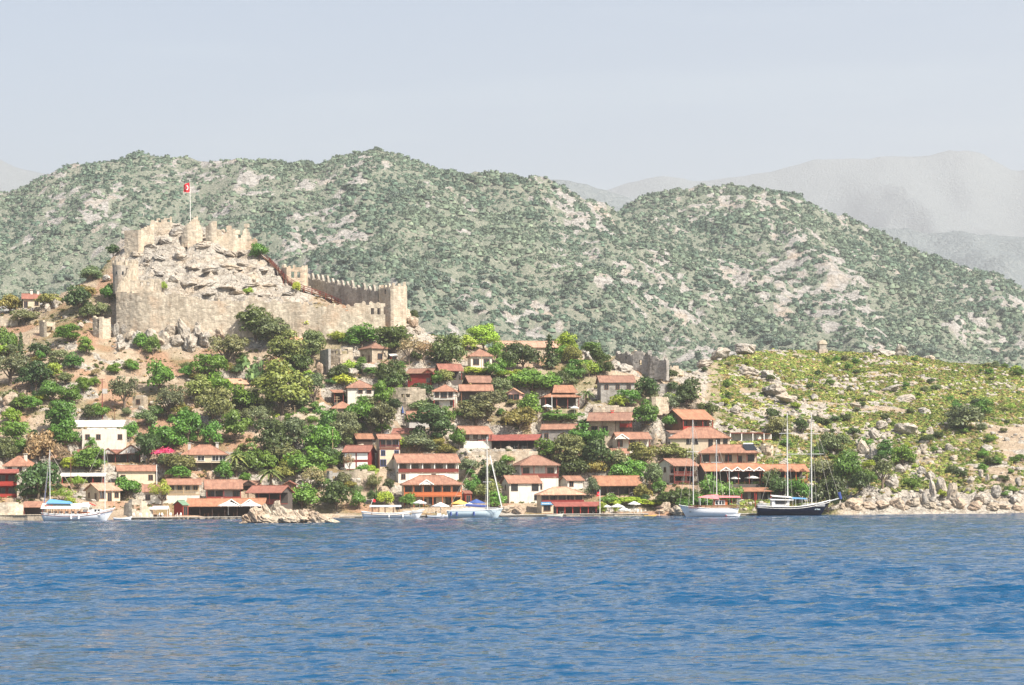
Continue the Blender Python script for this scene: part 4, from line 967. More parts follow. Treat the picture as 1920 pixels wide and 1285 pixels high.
H('shed', 'shed', 'tiny shed with pale flat roof and red wall', 'the tiny pale-roofed shed', 727, 746, 679, 671, 667, 'shed', 0, 'red', 'roof_white', ('p:d',), D=3, o=.3)
H('house', 'house', 'dark red timber house with grey roof and small gable porch', 'the dark red timber house', 760, 820, 727, 700, 692, 'gx', -12, 'maroon', 'tile', ('p:   w',), gables=((808, 22),), gtrim='wood_brown', gboard='red')
H('pavilion', 'pavilion', 'open dark timber pavilion with rust roof on posts', 'the rust-roofed open pavilion', 812, 870, 714, 697, 685, 'gx', 14, 'dark_wall', 'tile_red', ('o:   ',), D=6, fmat='wood_brown')
H('house', 'house', 'small white upper house with two double windows above the vine trellis', 'the white house above the trellis', 872, 926, 690, 668, 655, 'hip', 0, 'white', 'tile', ('p:WW',), frame='wood_brown', D=6)
H('long_house', 'house', 'long ridge-top building with pale tile roof behind dark trees', 'the long ridge-top building', 922, 1058, 664, 651, 640, 'gx', 0, 'stone', 'tile_pale', ('p:w w w',), D=7)
H('house', 'house', 'old two-storey house with white upper floor and red posts below', 'the white over red old house', 809, 861, 768, 736, 724, 'hip', -8, 'white', 'tile', ('v:d. w', 'p:wWw'), accent='red', rec=1.2, D=5)
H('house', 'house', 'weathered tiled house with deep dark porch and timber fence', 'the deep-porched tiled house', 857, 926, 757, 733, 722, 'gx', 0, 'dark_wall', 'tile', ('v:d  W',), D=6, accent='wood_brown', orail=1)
H('house', 'house', 'brown gabled upper house behind the deep-porched tiled house', 'the brown gabled upper house', 865, 926, 728, 722, 710, 'gx', 16, 'wood_brown', 'tile', ('p:  ',), D=6)
H('house', 'house', 'small pink house with white gable behind an olive tree', 'the small pink house', 948, 984, 756, 739, 730, 'gy', -10, 'pinkwall', 'tile_pale', ('p:WW',), D=5)
H('pavilion', 'pavilion', 'open hillside pavilion with two-tiered orange roof', 'the two-tiered orange pavilion', 1011, 1090, 772, 749, 739, 'hip', 0, 'dark_wall', 'tile_orange', ('o:   ',), D=8, fmat='cloth_white', extra=(lambda e, h: tier(e, h, 1033, 1082, 740, 727),))
H('stone_house', 'house', 'tall grey stone house with white plastered upper floor and three windows', 'the tall grey stone house', 1118, 1194, 757, 718, 706, 'gx', 6, 'stone_grey', 'tile', ('p:   ', 'p:www'), D=7)
H('house', 'house', 'vine covered house with wide tiled gable roof and little red balcony', 'the vine-covered gable house', 1100, 1194, 820, 791, 776, 'gx', -10, 'stone', 'tile', ('v:WW.d',), chim=((1150, .2),), cmat='cloth_red', accent='wood_dark')
H('balcony_annex', 'annex', 'small timber annex with red balcony on right side of vine-covered house', 'the red balcony annex', 1160, 1190, 815, 789, 784, 'shed', 0, 'wood_dark', 'tile_pale', ('p: ', 'c:W'), rail='red', D=3, o=.3)
H('house', 'house', 'low tiled house half hidden by trees above a dark stone wall', 'the low half-hidden tiled house', 1013, 1088, 832, 807, 798, 'gx', 0, 'stone_grey', 'tile', ('p:w w ',), D=6)
H('house', 'house', 'white cottage with salmon roof, small gable and posted veranda', 'the salmon-roofed veranda cottage', 1146, 1224, 842, 823, 811, 'gx', 0, 'white', 'tile', ('v:W W  ',), gables=((1160, 26),), accent='wood_red', D=6, gboard='white')
H('house', 'house', 'tiny pinkish house below the salmon-roofed veranda cottage', 'the tiny pinkish house', 1139, 1182, 862, 850, 842, 'gx', 0, 'pinkwall', 'tile', ('v:d ',), D=4)
H('house', 'house', 'brown-gabled house with orange roof and red balcony at village top right', 'the red-balcony house at top right', 1245, 1344, 808, 788, 770, 'gx', 28, 'wood_brown', 'tile_orange', ('c:WWW',), accent='red', rail='red', D=8, orail=1)
H('house', 'house', 'big cream house with wide hip roof and row of small windows', 'the big cream hip-roofed house', 1254, 1380, 856, 823, 803, 'hip', 0, 'cream', 'tile', ('p:  .  ', 'p:  ww.dww'), D=9, frame='wood_dark')
H('annex', 'annex', 'low annex with flat tiled roof left of the big cream house', 'the low flat annex', 1251, 1290, 832, 812, 808, 'shed', 0, 'grey', 'tile', ('p:dW',), D=4, o=.3)
H('pergola_terrace', 'terrace', 'flat-roofed terrace with thin dark roof and red fence right of the cream house', 'the flat-roofed red terrace', 1362, 1436, 830, 813, 811, 'flat', 0, 'white', 'metal_maroon', ('o:   ',), D=5, accent='trim', rail='red', o=.2)
H('terrace', 'terrace', 'small orange planter terrace with white frame at the village edge', 'the orange planter terrace', 1418, 1450, 832, 816, 815, 'flat', 0, 'concrete', 'wood_brown', ('c: ',), D=3, accent='trim', rail='orange', o=.1)
H('house', 'house', 'cream guest house with red chairs on veranda and rooftop solar panel', 'the guest house with solar panel', 1310, 1430, 870, 849, 834, 'hip', 0, 'cream', 'tile', ('v:WdWdW',), accent='wood_red', D=8, Y=553, posts=7, fmat='red', frame='wood_dark', extra=(lambda e, h: solar(e, h, 1412),))
H('restaurant', 'restaurant', 'orange roofed restaurant with four small front gables above umbrellas', 'the four-gabled orange restaurant', 1310, 1432, 908, 883, 869, 'gx', 0, 'dark_wall', 'tile_orange', ('o:    ',), gables=((1356, 20), (1378, 20), (1400, 20), (1420, 20)), gboard='wood_red', D=8, Y=543, accent='wood_red', posts=6)
H('restaurant', 'restaurant', 'lower orange roofed dining hall with tiny triangular gables behind the navy boat', 'the orange dining hall', 1418, 1520, 906, 884, 871, 'gx', 0, 'dark_wall', 'tile_orange', ('o:    ',), gables=((1442, 15), (1460, 15), (1480, 15), (1502, 15)), gtrim='tile_orange', gboard='red', D=7, Y=546, accent='orange', rail='orange', orail=1)
H('restaurant', 'restaurant', 'planted roof terrace over orange awning with red chairs', 'the planted roof terrace', 1380, 1452, 942, 922, 915, 'shed', 0, 'grey', 'tile_orange', ('v:WWW',), accent='red', fmat='red', D=4)
H('house', 'house', 'white gabled house with two-storey red timber balconies on its right front', 'the two-storey red balcony house', 1229, 1316, 910, 874, 861, 'gx', 30, 'white', 'tile', ('b:WW W', 'b:WWW'), accent='wood_red', lw='w', D=8, rec=2)
H('house', 'house', 'long two-storey guest house with black gable and red balcony railing', 'the black-gabled long guest house', 728, 864, 906, 869, 853, 'gx', 14, 'white', 'tile', ('p:wP wP ', 'c:WWWWW'), accent='trim', rail='wood_red', D=8, gablemat='wood_dark', floor='wood_brown', posts=6)
H('guest_house', 'guest house', 'orange balconied two-storey guest house with hip roof on the waterfront', 'the orange guest house', 746, 870, 953, 910, 893, 'hip', 0, 'cream', 'tile', ('v:W dW WW', 'c:WWWWWW'), accent='orange', rail='orange', D=9, post='orange', posts=7, gables=((796, 26),), gboard='trim', rec=2)
H('house', 'house', 'narrow house with white wall panels and maroon tiled roof', 'the white-panelled house', 640, 704, 884, 850, 838, 'gx', -10, 'maroon', 'tile_red', ('p:PP', 'p:PP'), D=7, frame='trim')
H('house', 'house', 'narrow three-storey house with blue window frames and white balconies', 'the blue-framed narrow house', 698, 754, 880, 824, 816, 'gx', 0, 'cream', 'tile', ('p:W w', 'p:w d', 'b:WwW'), frame='blue_frame', rail='wood_red', accent='wood_red', D=7)
H('house', 'house', 'low dark timber house with orange roof left of the blue-framed house', 'the low dark timber house', 657, 702, 840, 826, 817, 'gx', 0, 'wood_dark', 'tile_orange', ('p:    ',), D=5)
H('house', 'house', 'cream roofed house with two air conditioners near a folded blue umbrella', 'the air-conditioned house', 755, 815, 803, 788, 773, 'gx', 0, 'grey', 'tile', ('p:   ',), gables=((792, 22),), gtrim='tile', gboard='wood_brown', D=7)
H('house', 'house', 'small salmon roofed house behind green bushes in mid village', 'the small salmon-roofed house', 733, 781, 832, 813, 804, 'gx', 0, 'cream', 'tile_red', ('p:w w',), D=5)
H('house', 'house', 'white gabled house beside dark verandas above the long maroon roof', 'the white house above the maroon roof', 846, 926, 842, 815, 801, 'gx', 22, 'white', 'tile', ('p: ', 'v:WwW'), accent='wood_dark', D=7, lw='w')
H('restaurant', 'restaurant', 'long veranda restaurant under a wide maroon metal roof', 'the long maroon-roofed restaurant', 868, 1016, 847, 830, 819, 'shed', 0, 'dark_wall', 'metal_maroon', ('o:      ',), D=7, accent='wood_dark', posts=9, fmat='cloth_white')
H('house', 'house', 'two-storey waterfront house with hip roof and deep red balcony', 'the deep-red balcony house', 958, 1052, 922, 876, 858, 'hip', 14, 'white', 'tile', ('p:P.dP.', 'c:W W'), accent='wood_red', rail='wood_red', D=8, floor='wood_red')
H('house', 'house', 'white plastered house with sagging tile roof and dark timber bay', 'the sagging-roofed white house', 936, 1018, 946, 908, 894, 'gx', 16, 'white', 'tile', ('p: . w', 'p:W W'), D=7, frame='wood_dark', lw='w')
H('house', 'house', 'waterfront house with window band, blue sign and maroon balcony', 'the blue-sign waterfront house', 1003, 1100, 963, 928, 914, 'hip', 8, 'cream', 'tile_pale', ('p:W.  ', 'c:WWWWW'), accent='wood_dark', rail='maroon', D=8, rec=1.2, extra=(lambda e, h: sign(e, h),))
H('restaurant', 'restaurant', 'open waterside restaurant under a bright maroon awning roof', 'the maroon awning restaurant', 1034, 1138, 965, 949, 941, 'shed', 0, 'dark_wall', 'metal_maroon', ('o:     ',), D=5, Y=512, accent='red', posts=7)
H('house', 'house', 'low orange tiled house in tree shade above the waterfront garden', 'the shaded orange-roofed house', 1106, 1206, 930, 911, 893, 'gx', 0, 'dark_wall', 'tile_orange', ('v:WW dW',), accent='wood_dark', D=8)
H('house', 'house', 'small white house with satellite dish and short tiled roof', 'the satellite dish house', 1047, 1098, 922, 905, 897, 'gx', 20, 'white', 'tile', ('p:w ',), D=5)
H('hut', 'hut', 'small red roofed hut beside a white pointed post', 'the small red-roofed hut', 528, 556, 920, 909, 902, 'gy', 0, 'wood_brown', 'tile_red', ('p:d',), D=3.5)
H('house', 'house', 'tile roof fragment of a low house among olive trees below the castle', 'the low house among olives', 414, 466, 727, 722, 713, 'gx', 0, 'cream', 'tile_pale', ('p: w ',), D=5)
H('stone_house', 'house', 'small salmon roofed stone house tucked under the castle wall by lime bushes', 'the stone house under the castle wall', 536, 572, 648, 640, 632, 'gx', 0, 'stone', 'tile_pale', ('p: w ',), D=5)
H('kiosk', 'kiosk', 'small roof house with tiny tiled cap on the ridge right of the round tree', 'the tiny ridge-top kiosk', 1112, 1128, 660, 654, 648, 'hip', 0, 'red', 'tile_red', ('p:d',), D=3, o=.2)
H('hut', 'hut', 'small stone hut with one dark opening in the dry slope', 'the small dry-slope hut', 248, 274, 766, 744, 742, 'flat', -12, 'stone', 'concrete', ('p:w',), D=3, o=.0)
H('hut', 'shed', 'tiny red shed beside the lower shore trees', 'the tiny red shore shed', 866, 886, 945, 925, 920, 'shed', 0, 'red', 'tile_red', ('p:d',), D=3, o=.3)
def tier(e, h, L, Rr, eave, ridge):
    s = FPX/h['loc'].y; w = (Rr-L)/s; x = ((L+Rr)/2-h['px'])/s; z0 = h['Hh']+h['rise']*0.75; z1 = h['Hh']+(h['eave']-ridge)/s+0.25
    m = MB(); m.box(x-w/2+.5, x+w/2-.5, h['D']*.3, h['D']*.7, h['Hh'], z0); m.out('upper_wall', 'wood_brown', e)
    m = MB(); y0, y1 = h['D']*.12, h['D']*.88
    m.slab([(x-w/2, y0, z0), (x+w/2, y0, z0), (x+w/2-1, h['D']/2, z1), (x-w/2+1, h['D']/2, z1)], .15); m.slab([(x+w/2, y1, z0), (x-w/2, y1, z0), (x-w/2+1, h['D']/2, z1), (x+w/2-1, h['D']/2, z1)], .15)
    m.out('upper_roof', 'tile_orange', e)
def solar(e, h, px):
    x = (px-h['px'])*h['loc'].y/FPX; k = h['rise']/(h['D']/2+h['o']); z = h['Hh']+k*(.8)
    m = MB(); m.slab([(x-1.3, .6, z+.25), (x+1.7, .6, z+.25), (x+.7, .6+2.2, z+.25+2.2*k+.5), (x-2.3, .6+2.2, z+.25+2.2*k+.5)], .08); o = m.out('solar_panel', 'glass', e)
    MB().bar((x-2, 3.2, z+2.2*k+.9), (x+.6, 3.2, z+2.2*k+.9), .25, 8).out('water_tank', 'metal', e)
def sign(e, h):
    s = h['loc'].y/FPX; x = (1021-h['px'])*s; z = h['Hh']*0.44
    b = MB().box(x-1.5, x+1.5, -.3, -.2, z, z+.75).out('sign_board', 'tarp_blue', e)
    m = MB(); q = random.Random(3)
    for i in range(7): m.box(x-1.25+i*.36, x-1.25+i*.36+.22, -.33, -.3, z+.25, z+.38+.15*q.random())
    m.out('sign_lettering', 'trim', b)
# ------------------------------------------------------------------ ruined walls with battlements and openings
def ruin(name, cat, label, short, pts, holes=(), mat='castle_stone', thick=1.1, cell=0.45, jag=0.35, merlon=None, mrange=None, deep=2.5, seed=1, part='wall', lm=True, mh=1.25, snap=None):
    """pts: (px, py_top, py_bottom, Y) along the wall"""
    if snap is None: snap = name != 'sea_wall' and 'castle' not in name and pts[0][3] > 500
    if snap:
        mx = sum(a[0] for a in pts)/len(pts); mb_ = sum(a[2] for a in pts)/len(pts); dY = hit(mx, mb_).y-sum(a[3] for a in pts)/len(pts)
        pts = [(a, b, c, Y+dY) for a, b, c, Y in pts]; deep = min(deep, 1.2)
    P = [(W(a, b, Y), W(a, c, Y).z-deep) for a, b, c, Y in pts]
    segs = []; L = 0
    for (p, zb), (q, zc) in zip(P[:-1], P[1:]):
        l = math.hypot(q.x-p.x, q.y-p.y); segs.append((L, L+l, p, q, zb, zc)); L += l
    def at(t):
        for a, b, p, q, zb, zc in segs:
            if t <= b or b == L:
                f = min(1, max(0, (t-a)/(b-a+1e-9))); d = Vector((q.x-p.x, q.y-p.y, 0)).normalized()
                return Vector((p.x+(q.x-p.x)*f, p.y+(q.y-p.y)*f, 0)), p.z+(q.z-p.z)*f, zb+(zc-zb)*f, d
    o0 = Vector((P[0][0].x, P[0][0].y, P[0][1])); e = empty(name, o0, 0, label, cat)
    n = max(2, int(L/cell)); zmin = min(zb for _, zb in P); zmax = max(p.z for p, _ in P)+1; nz = int((zmax-zmin)/cell)+1
    t = np.arange(n+1)*L/n
    rng = np.random.RandomState(seed); A = [at(min(tt, L)) for tt in t]
    tops = np.array([a[1] for a in A])+jag*(fbm(t/2.2, t*0+seed, 3, seed)*1.6)+jag*0.5*(rng.rand(n+1)-.5)
    hb = []
    for (hx, hy, hw, hh, *_r) in holes:
        k = min(range(n+1), key=lambda i: abs(lev_px(A[i][0], hy)-hx)); Y = A[k][0].y; s = FPX/Y
        hb.append((t[k]-hw/s/2*1.1, t[k]+hw/s/2*1.1, W(hx, hy+hh/2, Y).z, W(hx, hy-hh/2, Y).z))
    wob = fbm(np.arange(n+2)[:, None]*.6+0*np.arange(nz+1)[None, :], np.arange(nz+1)[None, :]*.6+0*np.arange(n+2)[:, None], 3, seed)
    V = []; idx = {}; F = []
    def vid(i, j, side):
        key = (i, j, side)
        if key not in idx:
            c, tp, bt, d = A[i]; nrm = Vector((d.y, -d.x, 0)); z = zmin+j*cell
            z = min(z, max(tops[i], tops[min(i+1, n)])) if False else z
            r = 0.12*float(wob[i, min(j, nz)])
            v = c+nrm*((thick/2+r) if side == 0 else -(thick/2+r)); V.append((v.x-o0.x, v.y-o0.y, z-o0.z)); idx[key] = len(V)-1
        return idx[key]
    def solid(i, j):
        if i < 0 or i >= n or j < 0 or j >= nz: return False
        z = zmin+(j+.5)*cell; tc = (t[i]+t[i+1])/2
        if z > (tops[i]+tops[i+1])/2: return False
        if z < (A[i][2]+A[i+1][2])/2: return False
        return not any(a < tc < b and c < z < d for a, b, c, d in hb)
    S = {(i, j): solid(i, j) for i in range(n) for j in range(nz)}
    for (i, j), s_ in S.items():
        if not s_: continue
        F.append((vid(i, j, 0), vid(i+1, j, 0), vid(i+1, j+1, 0), vid(i, j+1, 0))); F.append((vid(i+1, j, 1), vid(i, j, 1), vid(i, j+1, 1), vid(i+1, j+1, 1)))
        if not S.get((i-1, j)): F.append((vid(i, j, 1), vid(i, j, 0), vid(i, j+1, 0), vid(i, j+1, 1)))
        if not S.get((i+1, j)): F.append((vid(i+1, j, 0), vid(i+1, j, 1), vid(i+1, j+1, 1), vid(i+1, j+1, 0)))
        if not S.get((i, j+1)): F.append((vid(i, j+1, 0), vid(i+1, j+1, 0), vid(i+1, j+1, 1), vid(i, j+1, 1)))
    me = mesh_py(part, V, F, mat); w_ = link(part, me, None, e)
    if merlon:
        sp, kind = merlon; tt = 0.5
        while tt < L-0.3:
            c, tp, bt, d = at(tt); px = lev_px(c, 0)
            if mrange is None or mrange[0] <= px <= mrange[1]:
                mw = sp*0.26; i = min(n, int(tt/L*n)); zt = tops[i]-o0.z-.25; nrm = Vector((d.y, -d.x, 0))
                prof = [(-mw, 0), (mw, 0), (mw*1.05, mh*.75), (mw*.5, mh+.1), (0, mh+.25), (-mw*.5, mh+.1), (-mw*1.0, mh*.7)] if kind == 'round' else \
                       ([(-mw, 0), (mw, 0), (mw*.8, mh*.6), (mw*.2, mh+.25), (-mw*.9, mh+.35), (-mw*.3, mh*.85), (-mw*.5, mh*.5)] if kind == 'hook' else [(-mw, 0), (mw, 0), (mw, mh), (mw*.3, mh+.12), (-mw, mh+.0)])
                k = 0.6+0.55*rng.rand(); VV = []
                if rng.rand() < .1: tt += sp; continue
                for sd in (.35, -.35):
                    for a, b in prof: v = c+d*a+nrm*sd; VV.append((v.x-o0.x, v.y-o0.y, zt+b*k))
                m = len(prof); FF = [tuple(range(m)), tuple(range(2*m-1, m-1, -1))]+[(q, q+m, (q+1) % m+m, (q+1) % m) for q in range(m)]
                link('merlon', mesh_py('merlon', VV, FF, mat), None, e)
            tt += sp*(0.85+0.3*rng.rand())
    if lm: LM.append((short, sum(a[0] for a in pts)/len(pts), sum((a[1]+a[2])/2 for a in pts)/len(pts)))
    return e
def lev_px(c, py): return 960+FPX*c.x/c.y+ROLL*(500-HZ)   # picture column of a world point (about)

def build_castle():
    J = 0.9
    ruin('castle_wall', 'castle wall', 'long pale front curtain wall of the castle with rounded battlements at right', 'the long front castle wall',
         [(220, 549, 618, 611), (262, 550, 614, 608), (300, 549, 612, 607), (385, 560, 608, 606), (470, 562, 608, 606), (530, 568, 610, 606), (612, 575, 614, 605), (670, 574, 617, 605), (722, 571, 617, 606)],
         [(697, 583, 5, 12), (710, 584, 4, 12), (722, 582, 5, 16), (650, 583, 4, 3), (428, 575, 9, 3)], merlon=(2.3, 'round'), mrange=(604, 722), seed=3, deep=4, mh=1.1, jag=.75)
    ruin('castle_wall', 'castle wall', 'stepped bright wall climbing from the left front corner to the round tower', 'the stepped left castle wall',
         [(221, 550, 600, 612), (226, 538, 590, 615), (234, 527, 570, 618), (241, 510, 560, 621), (247, 500, 545, 624), (256, 488, 535, 628)], merlon=(1.2, 'square'), seed=7, jag=.8, mh=1.4, deep=4)
    ruin('castle_room', 'ruin', 'roofless pale stone room with three openings inside the castle front', 'the roofless castle room',
         [(245, 525, 552, 610), (302, 524, 550, 610)], [(266, 534, 5, 11), (279, 534, 5, 10), (294, 536, 6, 14)], seed=9, jag=.3, deep=1.5)
    # round-shouldered tower at the left
    c = W(227, 533, 624); tw = FPX/624; e = empty('castle_tower', c, 0, 'grey rounded castle tower with tall battlements on the left flank', 'tower'); LM.append(('the grey left castle tower', 227, 512))
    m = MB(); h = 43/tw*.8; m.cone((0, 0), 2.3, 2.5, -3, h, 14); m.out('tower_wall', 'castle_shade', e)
    for k in range(9):
        a = k*6.283/9; b = MB(); b.box(-.45, .45, -.2, .2, 0, 1.5); o = b.out('merlon', 'castle_stone', e); o.location = (2.3*math.cos(a), 2.3*math.sin(a), h-.1); o.rotation_euler = (0, 0, a+R(90))
    for x in (-.9, 1.0): MB().box(x-.2, x+.2, -2.46, -2.1, h*.5, h*.5+.8).out('arrow_slit', 'glass', e)
    ruin('castle_wall', 'castle wall', 'cream wall with sloping top at the upper left of the castle', 'the upper left cream castle wall',
         [(235, 434, 470, 650), (262, 430, 466, 648), (288, 420, 452, 650)], seed=12, jag=.35, deep=3)
    ruin('castle_wall', 'castle wall', 'short battlemented wall with small square openings at the castle summit', 'the summit battlements',
         [(283, 413, 430, 655), (322, 410, 428, 655)], [(301, 415, 3, 4), (316, 415, 3, 4)], merlon=(1.9, 'square'), seed=14, jag=.6, mh=.55)
    ruin('castle_keep', 'ruin', 'broken keep wall stump directly below the flagpole', 'the keep below the flag',
         [(343, 430, 448, 652), (352, 418, 450, 651), (366, 412, 450, 651), (378, 424, 452, 652)], seed=16, jag=1.6, thick=1.4)
    ruin('castle_keep', 'ruin', 'upright square-topped keep fragment right of the flagpole', 'the keep fragment right of the flag',
         [(388, 428, 452, 651), (397, 415, 455, 650), (406, 414, 458, 650)], seed=18, jag=.9, thick=1.2)
    ruin('castle_wall', 'castle wall', 'jagged pinkish wall descending right from the castle summit', 'the jagged pinkish summit wall',
         [(407, 434, 458, 652), (440, 436, 462, 652), (462, 434, 466, 653), (482, 446, 470, 653)], seed=20, jag=1.6, merlon=(3, 'square'))
    c = W(553, 532, 640); s = FPX/640
    # the middle tower: four walls
    ruin('castle_tower', 'tower', 'small square castle tower with two arched windows and battlements', 'the square middle castle tower',
         [(530, 502, 528, 645), (537, 502, 532, 638), (573, 502, 534, 639), (575, 503, 530, 646)], [(548, 516, 5, 12), (559, 515, 5, 12)], merlon=(1.35, 'square'), seed=22, jag=.15, thick=.8, mh=1.0)
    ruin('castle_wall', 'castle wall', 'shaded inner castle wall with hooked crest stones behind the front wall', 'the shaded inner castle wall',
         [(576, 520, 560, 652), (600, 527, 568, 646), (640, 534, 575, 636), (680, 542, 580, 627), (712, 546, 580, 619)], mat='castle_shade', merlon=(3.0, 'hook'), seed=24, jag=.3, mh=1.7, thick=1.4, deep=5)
    ruin('castle_tower', 'tower', 'bright jagged corner tower at the right end of the castle', 'the right corner castle tower',
         [(711, 545, 590, 622), (717, 538, 600, 614), (735, 536, 606, 611), (757, 537, 604, 612), (760, 540, 590, 622)], [(724, 548, 6, 7)], merlon=(1.5, 'square'), seed=26, jag=.5, mh=1.3, thick=1.0, deep=6)
    ruin('stone_ruin', 'ruin', 'roofless stone ruin with a window gap and ragged hole above cliffs', 'the roofless cliff ruin',
         [(619, 655, 690, 592), (640, 653, 686, 590), (661, 654, 684, 591)], [(632, 661, 5, 8), (646, 660, 10, 9)], mat='stone', seed=30, jag=.35, thick=.7)
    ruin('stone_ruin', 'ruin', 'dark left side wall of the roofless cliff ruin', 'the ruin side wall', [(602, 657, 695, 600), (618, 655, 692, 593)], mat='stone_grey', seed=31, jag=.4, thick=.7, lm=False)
    ruin('stone_wall', 'wall', 'broad stone house wall with two square windows and no roof', 'the broad two-window stone wall',
         [(733, 729, 760, 566), (765, 727, 762, 564), (798, 728, 760, 564)], [(756, 742, 4, 6), (764, 742, 4, 6)], mat='stone', seed=33, jag=.2)
    ruin('stone_ruin', 'ruin', 'small arched ruin standing alone left of the castle on bare ground', 'the small arched ruin', [(76, 603, 628, 596), (86, 601, 628, 594), (102, 606, 626, 596)], [(92, 618, 10, 12)], mat='stone', seed=35, jag=.6, thick=.8)
    ruin('stone_ruin', 'ruin', 'tall ruin stump with narrow arched opening below castle corner', 'the arched ruin stump', [(176, 597, 632, 596), (190, 596, 634, 594), (206, 600, 634, 596)], [(186, 608, 5, 12)], mat='castle_stone', seed=37, jag=.9, thick=1.0)
    ruin('stone_ruin', 'ruin', 'sand-coloured ruined facade with openings at the waterfront', 'the sand-coloured waterfront ruin', [(236, 950, 970, 499), (248, 939, 970, 497), (268, 941, 970, 497), (284, 955, 970, 499)], [(251, 951, 4, 8), (258, 953, 5, 10), (268, 952, 3, 7)], mat='castle_stone', seed=39, jag=.9, thick=1.2)
    ruin('stone_ruin', 'ruin', 'blue-grey ruined arch wall beside the white-panelled house', 'the blue-grey arch ruin', [(605, 886, 908, 524), (620, 885, 908, 522), (636, 887, 908, 523)], [(624, 898, 6, 12)], mat='stone_grey', seed=41, jag=.3, thick=.8)
    ruin('stone_ruin', 'ruin', 'ragged hilltop ruin with stepped walls at the village top right', 'the ragged hilltop ruin',
         [(1152, 667, 690, 622), (1168, 664, 694, 618), (1186, 661, 698, 614), (1218, 662, 702, 612), (1219, 672, 702, 610), (1240, 676, 704, 608), (1252, 684, 706, 606)], [(1176, 672, 5, 6), (1200, 680, 4, 8)], mat='stone_grey', seed=43, jag=1.3)
    ruin('stone_ruin', 'ruin', 'pale block of ruin wall rising behind the ragged hilltop ruin', 'the pale ruin block', [(1180, 664, 684, 628), (1196, 660, 680, 626), (1216, 663, 680, 626)], mat='castle_stone', seed=44, jag=.5)
    ruin('stone_ruin', 'ruin', 'low broken end wall of the hilltop ruin beside the green slope', 'the broken end wall', [(1256, 684, 704, 612), (1270, 690, 706, 612), (1280, 698, 708, 613)], mat='castle_stone', seed=45, jag=.8)
    ruin('stone_wall', 'wall', 'grey block wall with horizontal courses right of the tall grey house', 'the grey block wall', [(1226, 717, 740, 580), (1272, 722, 742, 580)], mat='stone_grey', seed=46, jag=.2)
    ruin('stone_wall', 'wall', 'sunlit square stone wall below the grey block wall', 'the sunlit square wall', [(1192, 747, 768, 568), (1226, 745, 770, 562), (1252, 747, 768, 566)], mat='stone', seed=47, jag=.15)
    ruin('stone_wall', 'wall', 'long cream garden wall above the vine-covered house', 'the long cream garden wall', [(1112, 764, 780, 563), (1150, 762, 780, 562), (1188, 764, 780, 563)], mat='castle_stone', seed=48, jag=.4)
    ruin('stone_wall', 'wall', 'low rubble wall of loose stones on the middle slope', 'the rubble wall', [(500, 780, 800, 552), (540, 778, 798, 550), (608, 780, 800, 552)], mat='castle_stone', seed=49, jag=.9)
    ruin('stone_wall', 'wall', 'pale retaining wall under the long maroon-roofed restaurant', 'the pale retaining wall', [(884, 846, 862, 536), (940, 846, 864, 535), (1008, 846, 860, 536)], mat='castle_stone', seed=50, jag=.1)
    ruin('stone_wall', 'wall', 'tall warm stone terrace wall below the white-panelled house', 'the warm terrace wall', [(634, 884, 912, 520), (670, 882, 912, 518), (702, 884, 908, 519)], mat='stone', seed=51, jag=.3)
    ruin('stone_wall', 'wall', 'small pale stone pillar wall near the yellow-olive bush', 'the pillar wall', [(1000, 780, 806, 548), (1015, 781, 806, 548)], mat='castle_stone', seed=52, jag=.2)
    ruin('stone_wall', 'wall', 'brown rubble wall under the low half-hidden tiled house', 'the brown rubble wall', [(1002, 814, 832, 544), (1034, 813, 834, 542)], mat='stone', seed=53, jag=.3)
    ruin('stone_wall', 'wall', 'grey garden wall with peeling plaster behind the left village trees', 'the peeling garden wall', [(0, 596, 612, 598), (34, 597, 612, 598)], mat='castle_stone', seed=54, jag=.5)
    ruin('stone_wall', 'wall', 'beige terrace wall right of the flat-roofed red terrace', 'the beige terrace wall', [(1428, 834, 852, 544), (1448, 834, 852, 542)], mat='castle_stone', seed=55, jag=.3)

def stairs():
    path = [(423, 443), (445, 450), (470, 462), (488, 478), (505, 490), (518, 503), (532, 520), (548, 532), (570, 543), (600, 553), (622, 562), (640, 570)]
    P = []
    for a, b in path:
        h = hit(a, b+3, 600, 700); Y = min(h.y, 656); P.append(W(a, b, Y-1.2))
    o = P[0].copy(); e = empty('timber_stairway', o, 0, 'rust-red timber stairway zigzagging down the right castle ridge', 'stairway'); LM.append(('the rust-red castle stairway', 520, 505))
    d = MB()
    for p, q in zip(P[:-1], P[1:]):
        n = max(2, int((q-p).length/0.45))
        for i in range(n):
            c = p+(q-p)*(i+.5)/n-o; d.box(c.x-.35, c.x+.35, c.y-.7, c.y+.7, c.z-.12, c.z)
        a, b = p-o, q-o; d.bar((a.x, a.y-.7, a.z-.2), (b.x, b.y-.7, b.z-.2), .13)
    d.out('steps', 'wood_brown', e)
    for sy in (-.75, .75):
        r = MB()
        for p, q in zip(P[:-1], P[1:]):
            a, b = p-o, q-o
            for hh in (.5, 1.05): r.bar((a.x, a.y+sy, a.z+hh), (b.x, b.y+sy, b.z+hh), .06)
        r.out('handrail', 'wood_red', e)
    for p, q in zip(P[:-1], P[1:]):
        n = max(1, int((q-p).length/1.8))
        for i in range(n):
            c = p+(q-p)*i/n-o
            for sy in (-.75, .75): MB().box(c.x-.08, c.x+.08, c.y+sy-.08, c.y+sy+.08, c.z-2.0, c.z+1.1).out('post', 'wood_red', e)
